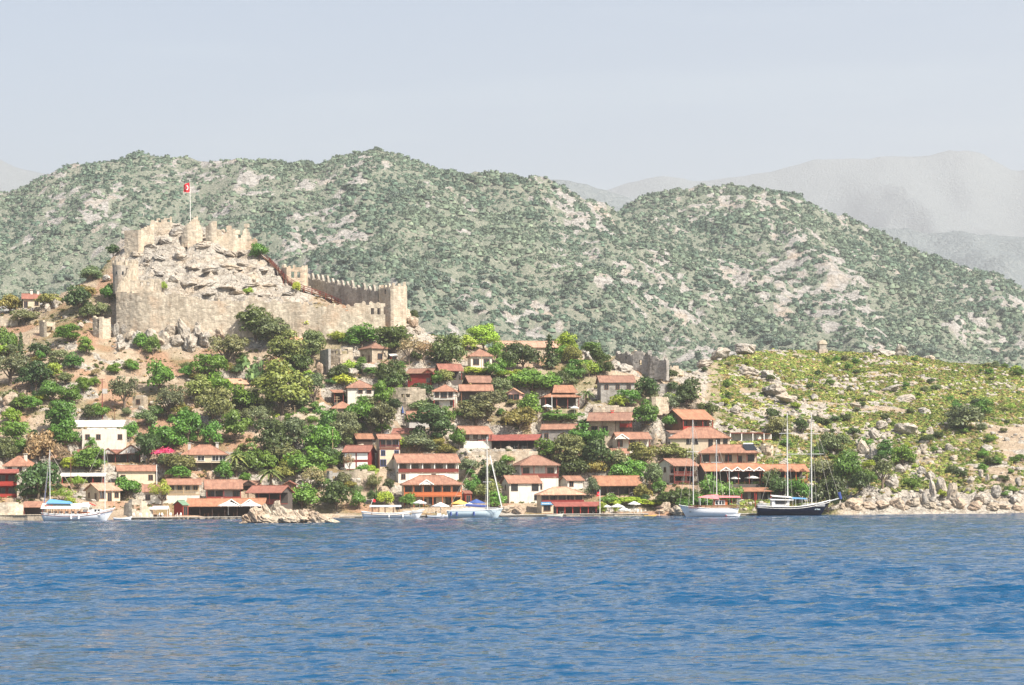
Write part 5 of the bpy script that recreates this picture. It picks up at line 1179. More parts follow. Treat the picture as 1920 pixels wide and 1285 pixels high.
def flag():
    b = W(357, 412, 651); t = W(356, 340, 651); s = FPX/651
    e = empty('flagpole', b, 0, 'white flagpole on the castle summit', 'flagpole'); LM.append(('the castle flagpole', 357, 380))
    MB().bar((0, 0, -1), (t.x-b.x, 0, t.z-b.z), .09, 8, .06).out('pole', 'trim', e)
    MB().cone((t.x-b.x, 0), .14, .02, t.z-b.z, t.z-b.z+.3, 8).out('finial', 'metal', e)
    f = empty('flag', (t.x-.05, t.y, t.z-.2), 0, 'red flag with white crescent and star hanging from the castle flagpole', 'flag')
    # drooping cloth: columns sag away from the pole
    nx, nz = 14, 10; V = []; Fl = 3.3; Hh = 3.0
    def cloth(u, v):   # u along fly, v down
        x = -u*1.9; z = -v*Hh*(1-.25*u)-1.0*u-.15*math.sin(u*5)*v; y = .28*math.sin(u*7+v*1.5)
        return Vector((x, y, z))
    for j in range(nz+1):
        for i in range(nx+1): V.append(cloth(i/nx, j/nz))
    F = [(j*(nx+1)+i, j*(nx+1)+i+1, (j+1)*(nx+1)+i+1, (j+1)*(nx+1)+i) for j in range(nz) for i in range(nx)]
    link('cloth', mesh_py('cloth', V, F, 'flag_red', True), None, f)
    def patch(name, pts):
        VV = [cloth(a, b)+Vector((0, -.05, 0)) for a, b in pts]; link(name, mesh_py(name, VV, [tuple(range(len(VV)))], 'trim'), None, f)
    for k in range(10):
        a0, a1 = R(40+28*k), R(40+28*(k+1)); ro = .25
        def inn(a): x, y = ro*math.cos(a)*.78+.055, ro*math.sin(a)*.78; return (x, y)
        q = [(ro*math.cos(a0), ro*math.sin(a0)), (ro*math.cos(a1), ro*math.sin(a1)), inn(a1), inn(a0)]
        if k == 0: allq = []
        allq.append([(.42+x*.75, .5+y) for x, y in q])
    VV = []; FF = []
    for q in allq: FF.append(tuple(range(len(VV), len(VV)+4))); VV += [cloth(a, b)+Vector((0, -.06, 0)) for a, b in q]
    link('crescent', mesh_py('crescent', VV, FF, 'trim'), None, f)
    st = [(.74+(.11 if k % 2 == 0 else .045)*math.cos(k*.6283)*.8, .5+(.11 if k % 2 == 0 else .045)*math.sin(k*.6283)*1.2) for k in range(10)]
    cst = [cloth(a, b)+Vector((0, -.06, 0)) for a, b in st]+[cloth(.74, .5)+Vector((0, -.06, 0))]
    link('star', mesh_py('star', cst, [(k, (k+1) % 10, 10) for k in range(10)], 'trim'), None, f)

# ------------------------------------------------------------------ rocks
def rock_proto(seed, sub=4, rug=1.0, tall=False):
    import bmesh
    bm = bmesh.new(); bmesh.ops.create_icosphere(bm, subdivisions=sub, radius=1.0)
    V = np.array([v.co[:] for v in bm.verts]); rng = np.random.RandomState(seed)
    # chop with random planes for a faceted body
    n0 = fbm(V[:, 0]*1.3+V[:, 2]*.7+seed, V[:, 1]*1.3-V[:, 2]*.8, 2, seed)[:, None]; V = V*(1+.30*n0)
    for k in range(22):
        d = rng.randn(3); d /= np.linalg.norm(d); lim = 0.50+.32*rng.rand(); pr = V@d
        V = V-np.clip(pr-lim, 0, None)[:, None]*d*0.93
    n = -(1-ridged(V[:, 0]*1.7+V[:, 2]*1.1+seed, V[:, 1]*1.7-V[:, 2]*0.9, 2, seed))**2*.0+fbm(V[:, 0]*4+V[:, 2]*3+seed, V[:, 1]*4-V[:, 2]*3.3, 4, seed+2)*.16*rug
    r = np.linalg.norm(V, axis=1)[:, None]; V = V*(1+n[:, None]/np.maximum(r, .3))
    for v, c in zip(bm.verts, V): v.co = c
    me = bpy.data.meshes.new('rock'); bm.to_mesh(me); bm.free()
    return me
ROCKS = {}
rrng = random.Random(5)
def rock(px, cy, w, h, mat='rock_grey', name='boulder', look=None, Y=None, cat='rock'):
    if mat not in ROCKS:
        ROCKS[mat] = [rock_proto(60+k, 4) for k in range(6)]
        for m in ROCKS[mat]: m.materials.append(MATS[mat])
    w *= rrng.uniform(.8, 1.15); h *= rrng.uniform(.75, 1.25)
    if px > 1560 and cy > 860: w *= .82; h *= .72
    if 240 < px < 560 and cy < 565: w *= 1.1; h *= .72
    p = hit(px, cy+h*.45) if Y is None else W(px, cy+h*.5, Y); s = FPX/p.y
    o = link(name, rrng.choice(ROCKS[mat])); o.scale = (w/2/s*1.12, w/2/s*0.9, h/s*0.62); o.location = (p.x, p.y+w/4/s, p.z+h/s*.38); o.rotation_euler = (rrng.uniform(-.25, .25), rrng.uniform(-.3, .3), rrng.random()*6.28)
    o['category'] = cat
    lk = look or (('tall upright ' if h > w*1.25 else 'broad ' if w > h*1.7 else 'rounded ')+('warm pale' if mat == 'rock_warm' else 'grey')+' boulder')
    THINGS.append((o, lk, px, cy, w*h)); return o
ROCK_L = '''236 624 30 34 g|256 636 34 30 g|282 628 34 36 g|306 634 32 40 g|330 640 40 36 g|356 644 46 44 g|384 640 36 36 g|240 606 26 20 g|265 610 30 20 g|290 605 26 22 g|225 650 22 26 g|410 626 30 22 w|440 622 30 16 w|255 478 36 20 g|285 470 44 18 g|310 452 40 24 g|330 440 36 24 g|352 455 30 20 g|380 462 44 22 g|408 468 36 22 g|430 476 40 18 g|300 490 50 18 g|335 492 36 26 g|362 500 36 22 g|395 505 46 20 g|430 505 50 18 g|465 500 44 18 g|490 512 36 16 g|300 512 40 16 g|325 530 30 20 g|350 538 40 18 g
385 535 50 18 g|425 540 50 16 g|468 535 46 18 g|505 538 44 16 g|540 552 40 14 g|335 552 34 14 g|390 552 40 14 g|440 556 44 12 g|490 556 40 12 g|270 505 26 18 g|278 488 30 20 g|455 478 40 16 g|320 428 36 18 g|372 440 30 18 g|1398 640 76 36 g|1352 650 50 26 g|1320 668 40 20 g|1690 652 34 26 g|1664 662 40 18 g|1645 660 30 14 g|1745 672 30 16 g|1400 696 46 28 g|1440 702 34 16 g|1455 735 60 26 g|1480 748 50 18 g|1380 770 30 18 g|1528 745 26 12 g|1610 760 40 14 g|1670 730 46 16 g
1700 748 50 14 g|1735 770 40 16 g|1705 805 68 30 g|1655 800 40 22 g|1735 828 22 18 g|1640 818 26 24 g|1618 838 26 38 g|1640 848 30 44 g|1780 840 24 20 g|1790 860 18 16 g|1730 842 26 18 g|1850 840 30 16 g|1660 872 36 34 g|1690 880 30 30 g|1675 905 46 40 g|1645 890 26 36 g
1728 886 24 34 g|1745 893 32 26 g|1750 920 22 56 g|1768 915 28 64 g|1785 925 34 52 g|1735 935 24 40 g|1800 880 38 20 g|1840 895 16 26 g|1852 900 16 28 g|1820 905 30 18 g|1870 925 34 44 g|1845 938 40 34 g|1890 930 36 30 g|1910 905 24 20 g|1905 940 30 30 g
1600 945 46 30 w|1630 948 40 28 w|1655 950 44 24 w|1685 945 50 30 w|1715 946 50 30 w|1745 950 46 26 w|1775 950 40 26 w|1580 952 24 18 w|1800 948 46 30 w|1830 950 44 26 w|1860 952 46 24 w|1885 952 40 24 w|1910 953 36 20 w|1700 955 30 14 w|1610 957 34 14 w|1762 956 34 14 w
1107 672 34 28 g|1090 690 24 20 w|1170 690 36 26 g|1155 684 24 24 g|1300 742 36 34 w|1312 768 40 40 w|1270 752 30 20 w|1240 748 30 18 g|600 692 22 34 w|625 700 30 30 w|660 702 36 26 g|690 700 40 26 g|705 690 30 26 g|640 690 26 22 w|775 605 26 34 w|760 590 24 30 w|782 620 22 24 g
232 612 24 30 g|245 630 26 26 w|262 610 26 22 g|280 618 30 26 g|300 612 26 20 g|320 622 34 30 g|345 626 44 46 g|372 622 36 40 g|225 640 22 24 g|335 600 24 18 g|298 640 26 22 w|395 618 30 20 w|216 620 16 30 g|20 752 36 34 w|42 738 22 24 w|10 770 26 24 w|50 765 26 16 w
105 570 26 26 g|88 578 20 20 g|190 618 26 22 g|150 612 22 18 g|165 504 26 18 g|200 522 22 20 g|330 888 34 22 w|360 894 30 20 w|395 896 24 18 w|685 912 40 24 w|720 920 30 20 w|665 905 30 20 g|1270 958 36 20 w|1250 952 28 22 w|1240 960 24 12 w|950 955 40 22 w|975 958 30 18 w|1440 845 34 20 w|1470 870 24 16 g'''
# ------------------------------------------------------------------ boats
def hull(L, beam, fs, fm, fb, rake=0.9, draft=0.5, tr=0.75, nst=22, y0=0):
    """stern at x=-L/2, bow at +L/2; z=0 is the waterline"""
    V = []; F = []; ns = 7
    for i in range(nst+1):
        t = i/nst
        b = beam/2*(tr+(1-tr)*math.sin(min(1, t/.45)*math.pi/2)) if t < .45 else beam/2*max(0.0, 1-((t-.45)/.55)**2.3)
        b = max(b, 0.03)
        zs = fm+(fs-fm)*max(0, 1-t/.45)**2+(fb-fm)*max(0, (t-.45)/.55)**1.8
        for j in range(ns):
            a = j/(ns-1)        # 0 keel .. 1 sheer
            z = -draft+(zs+draft)*a; yy = b*(math.sin(min(1, a*1.25)*math.pi/2)**0.7)
            x = -L/2+t*L-(1-a)*rake*max(0, (t-.6)/.4)**1.2*1.6+(1-a)*0.5*max(0, (.15-t)/.15)
            V.append((x, -yy, z)); V.append((x, yy, z))
        if i:
            for j in range(ns-1):
                o, p = (i-1)*ns*2+j*2, i*ns*2+j*2
                F += [(o, p, p+2, o+2), (o+1, o+3, p+3, p+1)]
    F += [tuple([j*2 for j in range(ns)]+[j*2+1 for j in range(ns)][::-1])]
    return V, F
def sheer(L, beam, fs, fm, fb, tr, t):
    b = beam/2*(tr+(1-tr)*math.sin(min(1, t/.45)*math.pi/2)) if t < .45 else beam/2*max(0.0, 1-((t-.45)/.55)**2.3)
    return -L/2+t*L, max(b, .03), fm+(fs-fm)*max(0, 1-t/.45)**2+(fb-fm)*max(0, (t-.45)/.55)**1.8
def boat(name, cat, label, short, pxs, pxb, wl, Y, fs, fm, fb, beam, hm, stripe=None, rail='trim', rake=.9, tr=.75, deckmat='wood_pale', wash=None):
    """pxs stern column, pxb bow column"""
    p = W((pxs+pxb)/2, wl, Y); s = FPX/Y; L = abs(pxb-pxs)/s; fl = pxb < pxs
    e = empty(name, (p.x, Y, 0), R(180) if fl else 0, label, cat); LM.append((short, (pxs+pxb)/2, wl-20))
    V, F = hull(L, beam, fs, fm, fb, rake, tr=tr); h = link('hull', mesh_py('hull', V, F, hm, True), None, e)
    pts = [sheer(L, beam, fs, fm, fb, tr, i/22) for i in range(23)]
    d = MB(); d.add([(x, -b*.97, z-.35) for x, b, z in pts]+[(x, b*.97, z-.35) for x, b, z in pts], [(i, i+1, i+24, i+23) for i in range(22)]); d.out('deck', deckmat, e)
    for nm, dz, mt, r, off in ((('gunwale', 0.0, rail, .09, 1.0),)+((('stripe', -.42, stripe, .055, 1.0),) if stripe else ())):
        m = MB()
        for sg in (-1, 1):
            for a, b_ in zip(pts[:-1], pts[1:]):
                m.bar((a[0], sg*(a[1]*off+.02), a[2]+dz), (b_[0], sg*(b_[1]*off+.02), b_[2]+dz), r, 5)
        m.out(nm, mt, h)
    return e, h, L, s, (-1 if fl else 1), (pxs+pxb)/2
def mast(e, x, z0, z1, sprd=(), stays=(), r=.13, boom=None, beam=2.2):
    m = MB().bar((x, 0, z0), (x, 0, z1), r, 8, r*.6).out('mast', 'mast', e)
    for z, wd in sprd: MB().bar((x-wd, .0, z), (x+wd, 0, z), .06, 5).out('spreader', 'mast', m)
    for k, (xx, yy, zz) in enumerate(stays): MB().bar((x, 0, z1-.3), (xx, yy, zz), .03, 4).out('stay', 'rope', m)
    if boom: MB().bar((x, 0, z0+1.2), (x+boom, 0, z0+1.3), .16, 6).out('boom', 'cloth_white', m)
def scribble(e, x0, x1, y, z, h, mat, n=7, seed=1, name='lettering'):
    q = random.Random(seed); m = MB(); w = (x1-x0)/n
    for i in range(n):
        a = x0+i*w; m.box(a, a+w*.25, y, y+.03, z, z+h*(.6+.4*q.random()))
        if q.random() < .6: m.box(a+w*.25, a+w*.7, y, y+.03, z+h*q.random()*.5, z+h*.62)
    m.out(name, mat, e)
def build_boats():
    # navy gulet
    e, h, L, s, f, pc = boat('gulet', 'boat', 'navy blue two-masted wooden gulet moored at the right', 'the navy gulet', 1418, 1557, 968, 505, 2.4, 2.05, 3.6, 4.6, 'navy', 'trim', 'trim', rake=1.6, tr=.8)
    X = lambda px: (px-pc)/s*f; Z = lambda py: (968-py)/s
    c = MB(); c.box(X(1443), X(1500), -1.7, 1.7, 1.2, Z(951)).box(X(1446), X(1478), -1.6, 1.6, Z(951), Z(938)); cab = c.out('cabin', 'trim', e)
    MB().slab([(X(1443), -1.9, Z(937)), (X(1486), -1.9, Z(938)), (X(1484), 1.9, Z(936)), (X(1443), 1.9, Z(935))], .25).out('cabin_roof', 'trim', e)
    MB().add([(X(1451), -1.74, Z(937)), (X(1475), -1.74, Z(938)), (X(1473), -1.74, Z(946)), (X(1453), -1.74, Z(946))], [(3, 2, 1, 0)]).out('windscreen', 'glass', cab)
    for k in range(7): MB().cone((X(1469+k*5), 0), .15, .15, 0, .05, 8).out('porthole', 'glass', cab).matrix_local = Matrix.Translation((X(1469+k*5)-X(1469+k*5), -1.75, Z(949)))@Matrix.Rotation(R(0), 4, 'X')
    MB().slab([(X(1478), -1.9, Z(936)), (X(1512), -1.9, Z(937)), (X(1512), 1.9, Z(935)), (X(1478), 1.9, Z(933))], .12).out('awning', 'tarp_blue', e)
    MB().slab([(X(1446), -2.0, Z(931)), (X(1484), -2.0, Z(934)), (X(1484), 2, Z(932)), (X(1446), 2, Z(929))], .2).out('upper_awning', 'cloth_white', e)
    for px in (1478, 1490, 1502, 1512):
        for sy in (-1.85, 1.85): MB().bar((X(px), sy, 1.6), (X(px), sy, Z(936)), .05).out('awning_post', 'metal', e)
    MB().box(X(1420), X(1436), -1.9, 1.9, 1.8, 2.6).out('stern_cushion', 'blue_frame', e)
    MB().bar((X(1545), 0, 3.0), (X(1575), 0, Z(936)), .13, 6).out('bowsprit', 'mast', e)
    MB().bar((X(1573), 0, Z(925)), (X(1577), 0, Z(938)), .4, 6, .3).out('furled_sail', 'blue_frame', e)
    for px, st in ((1477, [(X(1425), 0, 2.2), (X(1470), -2.2, 1.8), (X(1484), -2.2, 1.8), (X(1520), 0, Z(785))]), (1522, [(X(1575), 0, Z(936)), (X(1557), 0, 3.3), (X(1515), -2, 2), (X(1529), -2, 2)])):
        mast(e, X(px), 1.0, Z(776), ((Z(853), 2.9), (Z(814 if px < 1500 else 815), 2.0)), st, .16)
    scribble(h, X(1524), X(1538), -1.35, Z(958), .45, 'hull_blue', 6, 4)
    railing(e, X(1419), X(1442), -2.0, 2.1, 'metal', .8); railing(e, X(1505), X(1545), -1.5, 2.1, 'metal', .8)
    MB().bar((X(1417), 0, 1.5), (X(1415), 0, Z(925)), .1, 6).out('davit', 'red', e)
    # white and pink gulet, bow to the left
    e, h, L, s, f, pc = boat('gulet', 'boat', 'white two-masted gulet with faded pink awnings and wooden wheelhouse', 'the pink-awning gulet', 1384, 1273, 972, 480, 1.9, 1.9, 2.7, 4.2, 'hull_white', None, 'trim', rake=1.2)
    X = lambda px: (px-pc)/s*f; Z = lambda py: (972-py)/s
    MB().box(X(1365), X(1315), -1.5, 1.5, 1.5, Z(951)).out('deckhouse', 'wood_pale', e)
    cab = MB().box(X(1363), X(1338), -1.4, 1.4, Z(951), Z(939)).out('wheelhouse', 'orange', e)
    for px in (1343, 1349, 1355): window(cab, X(px), 1.4, Z(949), .6, .8, 'trim', R(180))
    MB().slab([(X(1347), -1.9, Z(937)), (X(1310), -1.2, Z(935)), (X(1325), 0, Z(931)), (X(1347), 0, Z(930))], .06).slab([(X(1347), 1.9, Z(939)), (X(1347), 0, Z(930)), (X(1325), 0, Z(931)), (X(1307), 1.4, Z(935))], .06).out('awning', 'cloth_pink', e)
    MB().slab([(X(1388), 2, Z(936)), (X(1388), -2, Z(933)), (X(1348), -2, Z(932)), (X(1348), 2, Z(936))], .06).out('stern_awning', 'cloth_pink', e)
    for px in (1312, 1325, 1347, 1384):
        for sy in (-1.8, 1.8): MB().bar((X(px), sy, 1.8), (X(px), sy, Z(936)), .05).out('awning_post', 'metal', e)
    mast(e, X(1300), 1.6, Z(790), ((Z(850), 1.4),), [(X(1274), 0, 2.6), (X(1290), 1.5, 2), (X(1335), 0, Z(935)), (X(1312), 1.5, 2)], .13)
    mast(e, X(1344), 1.6, Z(828), ((Z(870), 1.2),), [(X(1384), 0, 2.0), (X(1335), 1.8, 2), (X(1356), 1.8, 2)], .12)
    MB().bar((X(1368), .5, 1.6), (X(1367), .5, Z(880)), .06).out('flag_staff', 'mast', e)
    MB().box(X(1372), X(1371), .2, .3, Z(948), Z(936)).out('flag_cloth', 'flag_red', e)
    railing(e, X(1384), X(1290), 1.9, 1.9, 'wood_red', .7); MB().cone((X(1293), 0), .3, .3, 0, .1, 10).out('porthole', 'glass', e).location = (0, 1.3, 1.1)
    dg = empty('dinghy', (W(1374, 970, 474).x, 474, 0), R(0), 'small white dinghy floating at the stern of the pink-awning gulet', 'dinghy')
    V, F = hull(3.6, 1.5, .6, .5, .8, .3, .2); link('hull', mesh_py('hull', V, F, 'hull_white', True), None, dg); MB().box(-1.6, -1.2, -.6, .6, .2, .5).out('thwart', 'cloth_red', dg); MB().box(-.2, .2, -.65, .65, .3, .42).out('seat', 'wood_pale', dg)
    # sailing yacht
    e, h, L, s, f, pc = boat('sailing_yacht', 'boat', 'pale blue-grey sailing yacht with a single tall white mast', 'the single-masted yacht', 838, 943, 972, 490, 1.7, 1.7, 2.1, 3.8, 'hull_blue', None, 'trim', rake=.9, tr=.9)
    X = lambda px: (px-pc)/s*f; Z = lambda py: (972-py)/s
    MB().slab([(X(868), -1.2, Z(954)), (X(915), -.9, Z(956)), (X(915), .9, Z(956)), (X(868), 1.2, Z(954))], .6).out('coachroof', 'trim', e)
    MB().slab([(X(848), -1.5, Z(950)), (X(868), -1.5, Z(949)), (X(868), 1.5, Z(948)), (X(848), 1.5, Z(949))], .1).out('bimini', 'tarp_beige', e)
    MB().bar((X(873), 0, Z(948)), (X(912), 0, Z(951)), .32, 8).out('sail_cover', 'blue_frame', e)
    mast(e, X(914), 1.5, Z(820), ((Z(905), 1.0), (Z(862), .8)), [(X(943), 0, 2.1), (X(840), 0, 1.8), (X(910), -1.6, 1.8), (X(918), -1.6, 1.8)], .15)
    MB().bar((X(941), 0, 2.3), (X(919), 0, Z(855)), .1, 6).out('furled_jib', 'trim', e)
    for px in (846, 857, 889): MB().bar((X(px), -1.95, .5), (X(px), -1.95, 1.4), .18, 8).out('fender', 'blue_frame', e)
    railing(e, X(846), X(935), -1.7, 1.75, 'metal', .6); scribble(h, X(924), X(932), -.98, Z(962), .25, 'blue_frame', 5, 8)
    # small passenger boat, bow left
    e, h, L, s, f, pc = boat('tour_boat', 'boat', 'white wooden passenger boat with flat canopy and red flag at stern', 'the flat-canopy passenger boat', 678, 796, 972, 492, 1.6, 1.15, 2.0, 3.6, 'hull_white', 'wood_pale', 'trim', rake=1.0)
    X = lambda px: (px-pc)/s*f; Z = lambda py: (972-py)/s
    MB().box(X(694), X(752), -1.7, 1.7, Z(951), Z(947.5)).out('canopy', 'trim', e)
    cab = MB().box(X(742), X(772), -1.2, 1.2, .8, Z(955)).out('cabin', 'wood_pale', e)
    MB().add([(X(742), -1.22, Z(948)), (X(750), -1.22, Z(948)), (X(756), -1.22, Z(955)), (X(742), -1.22, Z(955))], [(3, 2, 1, 0)]).out('windscreen', 'glass', cab)
    for px in (698, 710, 722, 738, 750):
        for sy in (-1.6, 1.6): MB().box(X(px)-.06, X(px)+.06, sy-.06, sy+.06, .8, Z(951)).out('canopy_post', 'wood_brown', e)
    for px in (702, 713, 724): MB().box(X(px), X(px)+1, -1.3, 1.3, .8, 1.25).out('bench', 'wood_pale', e)
    for px in (730, 756): MB().bar((X(px), -1.85, .2), (X(px), -1.85, .9), .15, 8).out('fender', 'trim', e)
    MB().bar((X(690), 0, 1.2), (X(700), 0, Z(935)), .06).out('flag_staff', 'metal', e); MB().slab([(X(699), 0, Z(940)), (X(704), 0, Z(942)), (X(704), .05, Z(937)), (X(699), .05, Z(936))], .05).out('flag_cloth', 'flag_red', e)
    railing(e, X(756), X(792), -1.3, 1.25, 'metal', .5)
    # gulet at the left
    e, h, L, s, f, pc = boat('gulet', 'boat', 'white excursion gulet with long cream awning, blue tarp and stacked bench seats', 'the excursion gulet on the left', 80, 216, 976, 470, 1.8, 1.35, 2.8, 4.2, 'hull_white', 'wood_red', 'trim', rake=1.4)
    X = lambda px: (px-pc)/s*f; Z = lambda py: (976-py)/s
    MB().slab([(X(80), -2.1, Z(953)), (X(170), -2.1, Z(954)), (X(170), 0, Z(944)), (X(80), 0, Z(943))], .06).slab([(X(80), 0, Z(943)), (X(170), 0, Z(944)), (X(170), 2.1, Z(954)), (X(80), 2.1, Z(953))], .06).out('awning', 'tarp_beige', e)
    MB().slab([(X(88), -1.4, Z(943)), (X(140), -1.4, Z(944)), (X(132), 0, Z(940)), (X(94), 0, Z(935))], .06).out('blue_tarp', 'tarp_blue', e)
    for k in range(8):
        for sy in (-2, 2): MB().bar((X(83+k*12), sy, 1.3), (X(83+k*12), sy, Z(953)), .06).out('awning_post', 'wood_brown', e)
    for k in range(6): MB().box(X(92+k*11), X(99+k*11), -1.5, 1.5, 1.2, 1.6).box(X(92+k*11), X(93+k*11), -1.5, 1.5, 1.6, 2.1).out('bench', 'trim', e)
    cab = MB().box(X(158), X(190), -1.4, 1.4, 1.2, Z(955)).out('cabin', 'trim', e); MB().box(X(150), X(172), -1.5, 1.5, 1.1, 1.9).out('wooden_locker', 'orange', e)
    for px in (182, 187): window(cab, X(px), -1.4, Z(960), .6, .6, 'trim')
    b = MB().box(X(158), X(171), -2.2, -2.14, Z(951), Z(942)).out('banner', 'trim', e); scribble(b, X(159.5), X(169.5), -2.23, Z(946), .3, 'grey', 6, 2); scribble(b, X(160), X(169), -2.23, Z(949.5), .25, 'grey', 5, 3)
    MB().slab([(X(171), -2.1, Z(944)), (X(184), -2.1, Z(948)), (X(181), -2.0, Z(948)), (X(171), -2.0, Z(942))], .05).out('flag_cloth', 'flag_red', e)
    scribble(e, X(86), X(103), -2.0, Z(950), .55, 'cloth_red', 6, 6); scribble(h, X(181), X(200), -1.3, Z(966), .3, 'blue_frame', 10, 9)
    mast(e, X(94), 1.0, Z(843), (), [(X(79), 0, 1.8), (X(150), 0, 4), (X(86), -2, 1.6)], .11)
    mast(e, X(197), 1.4, Z(825), (), [(X(216), 0, 2.7), (X(140), 0, 4), (X(190), -1.7, 1.9)], .10)
    MB().bar((X(80), .2, 1.6), (X(90), .2, Z(885)), .07).out('gaff', 'blue_frame', e)
    for px in (137, 151): MB().bar((X(px), -2.2, .4), (X(px), -2.2, 1.2), .2, 8).out('fender', 'trim', e)
    # little boats
    for nm, cat, lab, sh, a, b, wl, Y, mat, q in (('rowing_boat', 'boat', 'small white rowing boat at the bow of the excursion gulet', 'the white rowing boat', 212, 248, 973, 484, 'hull_white', 'wood_pale'),
            ('motor_boat', 'boat', 'small white motor boat beside the flat-canopy passenger boat', 'the small white motor boat', 800, 834, 971, 500, 'hull_white', 'tarp_beige'),
            ('skiff', 'boat', 'low pale skiff drawn up beneath the blue-sign waterfront house', 'the pale skiff', 1023, 1057, 969, 503, 'tarp_beige', 'wood_red'),
            ('kayak', 'kayak', 'yellow kayak lying at the end of the garden quay', 'the yellow kayak', 1206, 1232, 968, 508, 'yellow_cloth', 'yellow_cloth'),
            ('motor_boat', 'boat', 'small blue and white motor boat moored behind the pale yacht stern', 'the blue and white motor boat', 822, 850, 968, 504, 'hull_white', 'tarp_blue')):
        s = FPX/Y; p = W((a+b)/2, wl, Y); e = empty(nm, (p.x, Y, 0), 0, lab, cat); L = (b-a)/s; LM.append((sh, (a+b)/2, wl))
        k = .45 if nm == 'kayak' else 1
        V, F = hull(L, 1.5*k, .55*k, .45*k, .85*k, .3, .2); link('hull', mesh_py('hull', V, F, mat, True), None, e)
        MB().box(-L*.12, L*.05, -.6*k, .6*k, .2*k, .36*k).out('seat', q, e); MB().box(-L*.36, -L*.28, -.6*k, .6*k, .2*k, .36*k).out('seat', q, e)
        if nm == 'motor_boat': MB().box(L*.08, L*.3, -.55, .55, .3, 1.0).out('cuddy', 'trim', e); MB().box(-L/2-.25, -L/2, -.2, .2, -.1, .9).out('outboard_motor', 'wood_dark', e)

# ------------------------------------------------------------------ street furniture and shore
def umbrella(px, py, wpx, cm='cloth_white', label='', short=None, Y=None, folded=False):
    p = hit(px, py+14) if Y is None else W(px, py+14, Y); s = FPX/p.y; z = W(px, py, p.y).z-p.z; z = max(z, 1.6)
    e = empty('parasol', p, 0, label, 'parasol'); r = wpx/2/s
    MB().bar((0, 0, -.5), (0, 0, z+.3), .05, 6).out('pole', 'trim', e)
    m = MB()
    if folded: m.cone((0, 0), .12, .34, z-1.0, z-.9, 8).cone((0, 0), .34, .06, z-.9, z+1.0, 8)
    else: m.cone((0, 0), r, .05, z, z+r*.42, 8).cone((0, 0), r, r, z-.18, z, 8)
    m.out('canopy', cm, e)
    if short: LM.append((short, px, py))
def pole(px, y0, y1, mat, label, arms=0, short=None, r=.1, box=False):
    p = hit(px, y1); s = FPX/p.y; h = (y1-y0)/s
    e = empty('utility_pole', p, 0, label, 'pole'); MB().bar((0, 0, -.6), (0, 0, h), r, 7, r*.7).out('shaft', mat, e)
    for k in range(arms): MB().box(-.7, .7, -.05, .05, h-.3-.6*k, h-.2-.6*k).out('crossarm', mat, e)
    if box: MB().box(.1, 1.3, -.4, .4, h*.62, h*.62+1.3).out('transformer', 'grey', e)
    if short: LM.append((short, px, (y0+y1)/2))
def dish(px, py, d, label, Y=None):
    p = hit(px, py+8); s = FPX/p.y; z = max(W(px, py, p.y).z-p.z, .4); e = empty('satellite_dish', p, R(20), label, 'satellite dish')
    m = MB(); r = d/2/s; V = [(0, 0, 0)]; F = []
    for i in range(1, 4):
        for j in range(12): a = j*.5236; q = r*i/3; V.append((q*math.cos(a), -q*q*.35, q*math.sin(a)))
    F = [(0, 1+j, 1+(j+1) % 12) for j in range(12)]+[(1+(i-1)*12+j, 1+i*12+j, 1+i*12+(j+1) % 12, 1+(i-1)*12+(j+1) % 12) for i in (1, 2) for j in range(12)]
    o = MB().add(V, F).out('reflector', 'trim', e); o.location = (0, 0, z); o.rotation_euler = (R(-25), 0, 0)
    MB().bar((0, .1, -.5), (0, .1, z), .05).out('mount', 'metal', e); MB().bar((0, 0, z-.1), (0, -.5, z+.2), .03).out('feed_arm', 'metal', e)
def quay(label, short, a, b, top, bot, Y, mat='concrete', dep=5, tyres=0):
    p = W((a+b)/2, bot, Y); s = FPX/Y; w = (b-a)/s; h = (bot-top)/s; e = empty('quay', (p.x, Y, 0), 0, label, 'quay'); LM.append((short, (a+b)/2, top))
    h = max(h, .5); m = MB(); n = max(2, int(w/1.6)); q = random.Random(int(a))
    for i in range(n):
        x0 = -w/2+w*i/n; m.box(x0+.02, x0+w/n-.02, q.uniform(-.12, .12), dep, -1.2, h-.12-q.uniform(0, .08))
    m.out('stone_face', 'stone', e); MB().box(-w/2, w/2, -.2, dep+.01, h-.1, h+.03).out('deck', mat, e)
    for i in range(int(tyres)):
        x = -w/2+w*(i+.5)/tyres+q.uniform(-.2, .2); MB().add(*tube([(x, -.45, .12), (x, -.2, .12)], [.36, .36], 9)).out('tyre', 'wood_dark', e)
def tomb(px, base, w, h, Y, label, short):
    p = W(px, base, Y); s = FPX/Y; p.z = min(p.z, zat(p.x, p.y)+.2); w, h = w/s, h/s
    e = empty('sarcophagus', p, R(15), label, 'tomb'); LM.append((short, px, base-h*s/2))
    MB().box(-w*.6, w*.6, -w*.5, w*.5, -1.5, h*.22).out('plinth', 'castle_shade', e); MB().box(-w*.45, w*.45, -w*.4, w*.4, h*.22, h*.66).out('chest', 'castle_shade', e)
    P = [(-.55, .66), (.55, .66), (.52, .78), (.36, .92), (.08, 1.04), (-.08, 1.04), (-.36, .92), (-.52, .78)]
    V = [(a*w, -w*.48, b*h) for a, b in P]+[(a*w, w*.48, b*h) for a, b in P]; MB().add(V, [tuple(range(8)), tuple(range(15, 7, -1))]+[(k, k+8, (k+1) % 8+8, (k+1) % 8) for k in range(8)]).out('lid', 'castle_stone', e)
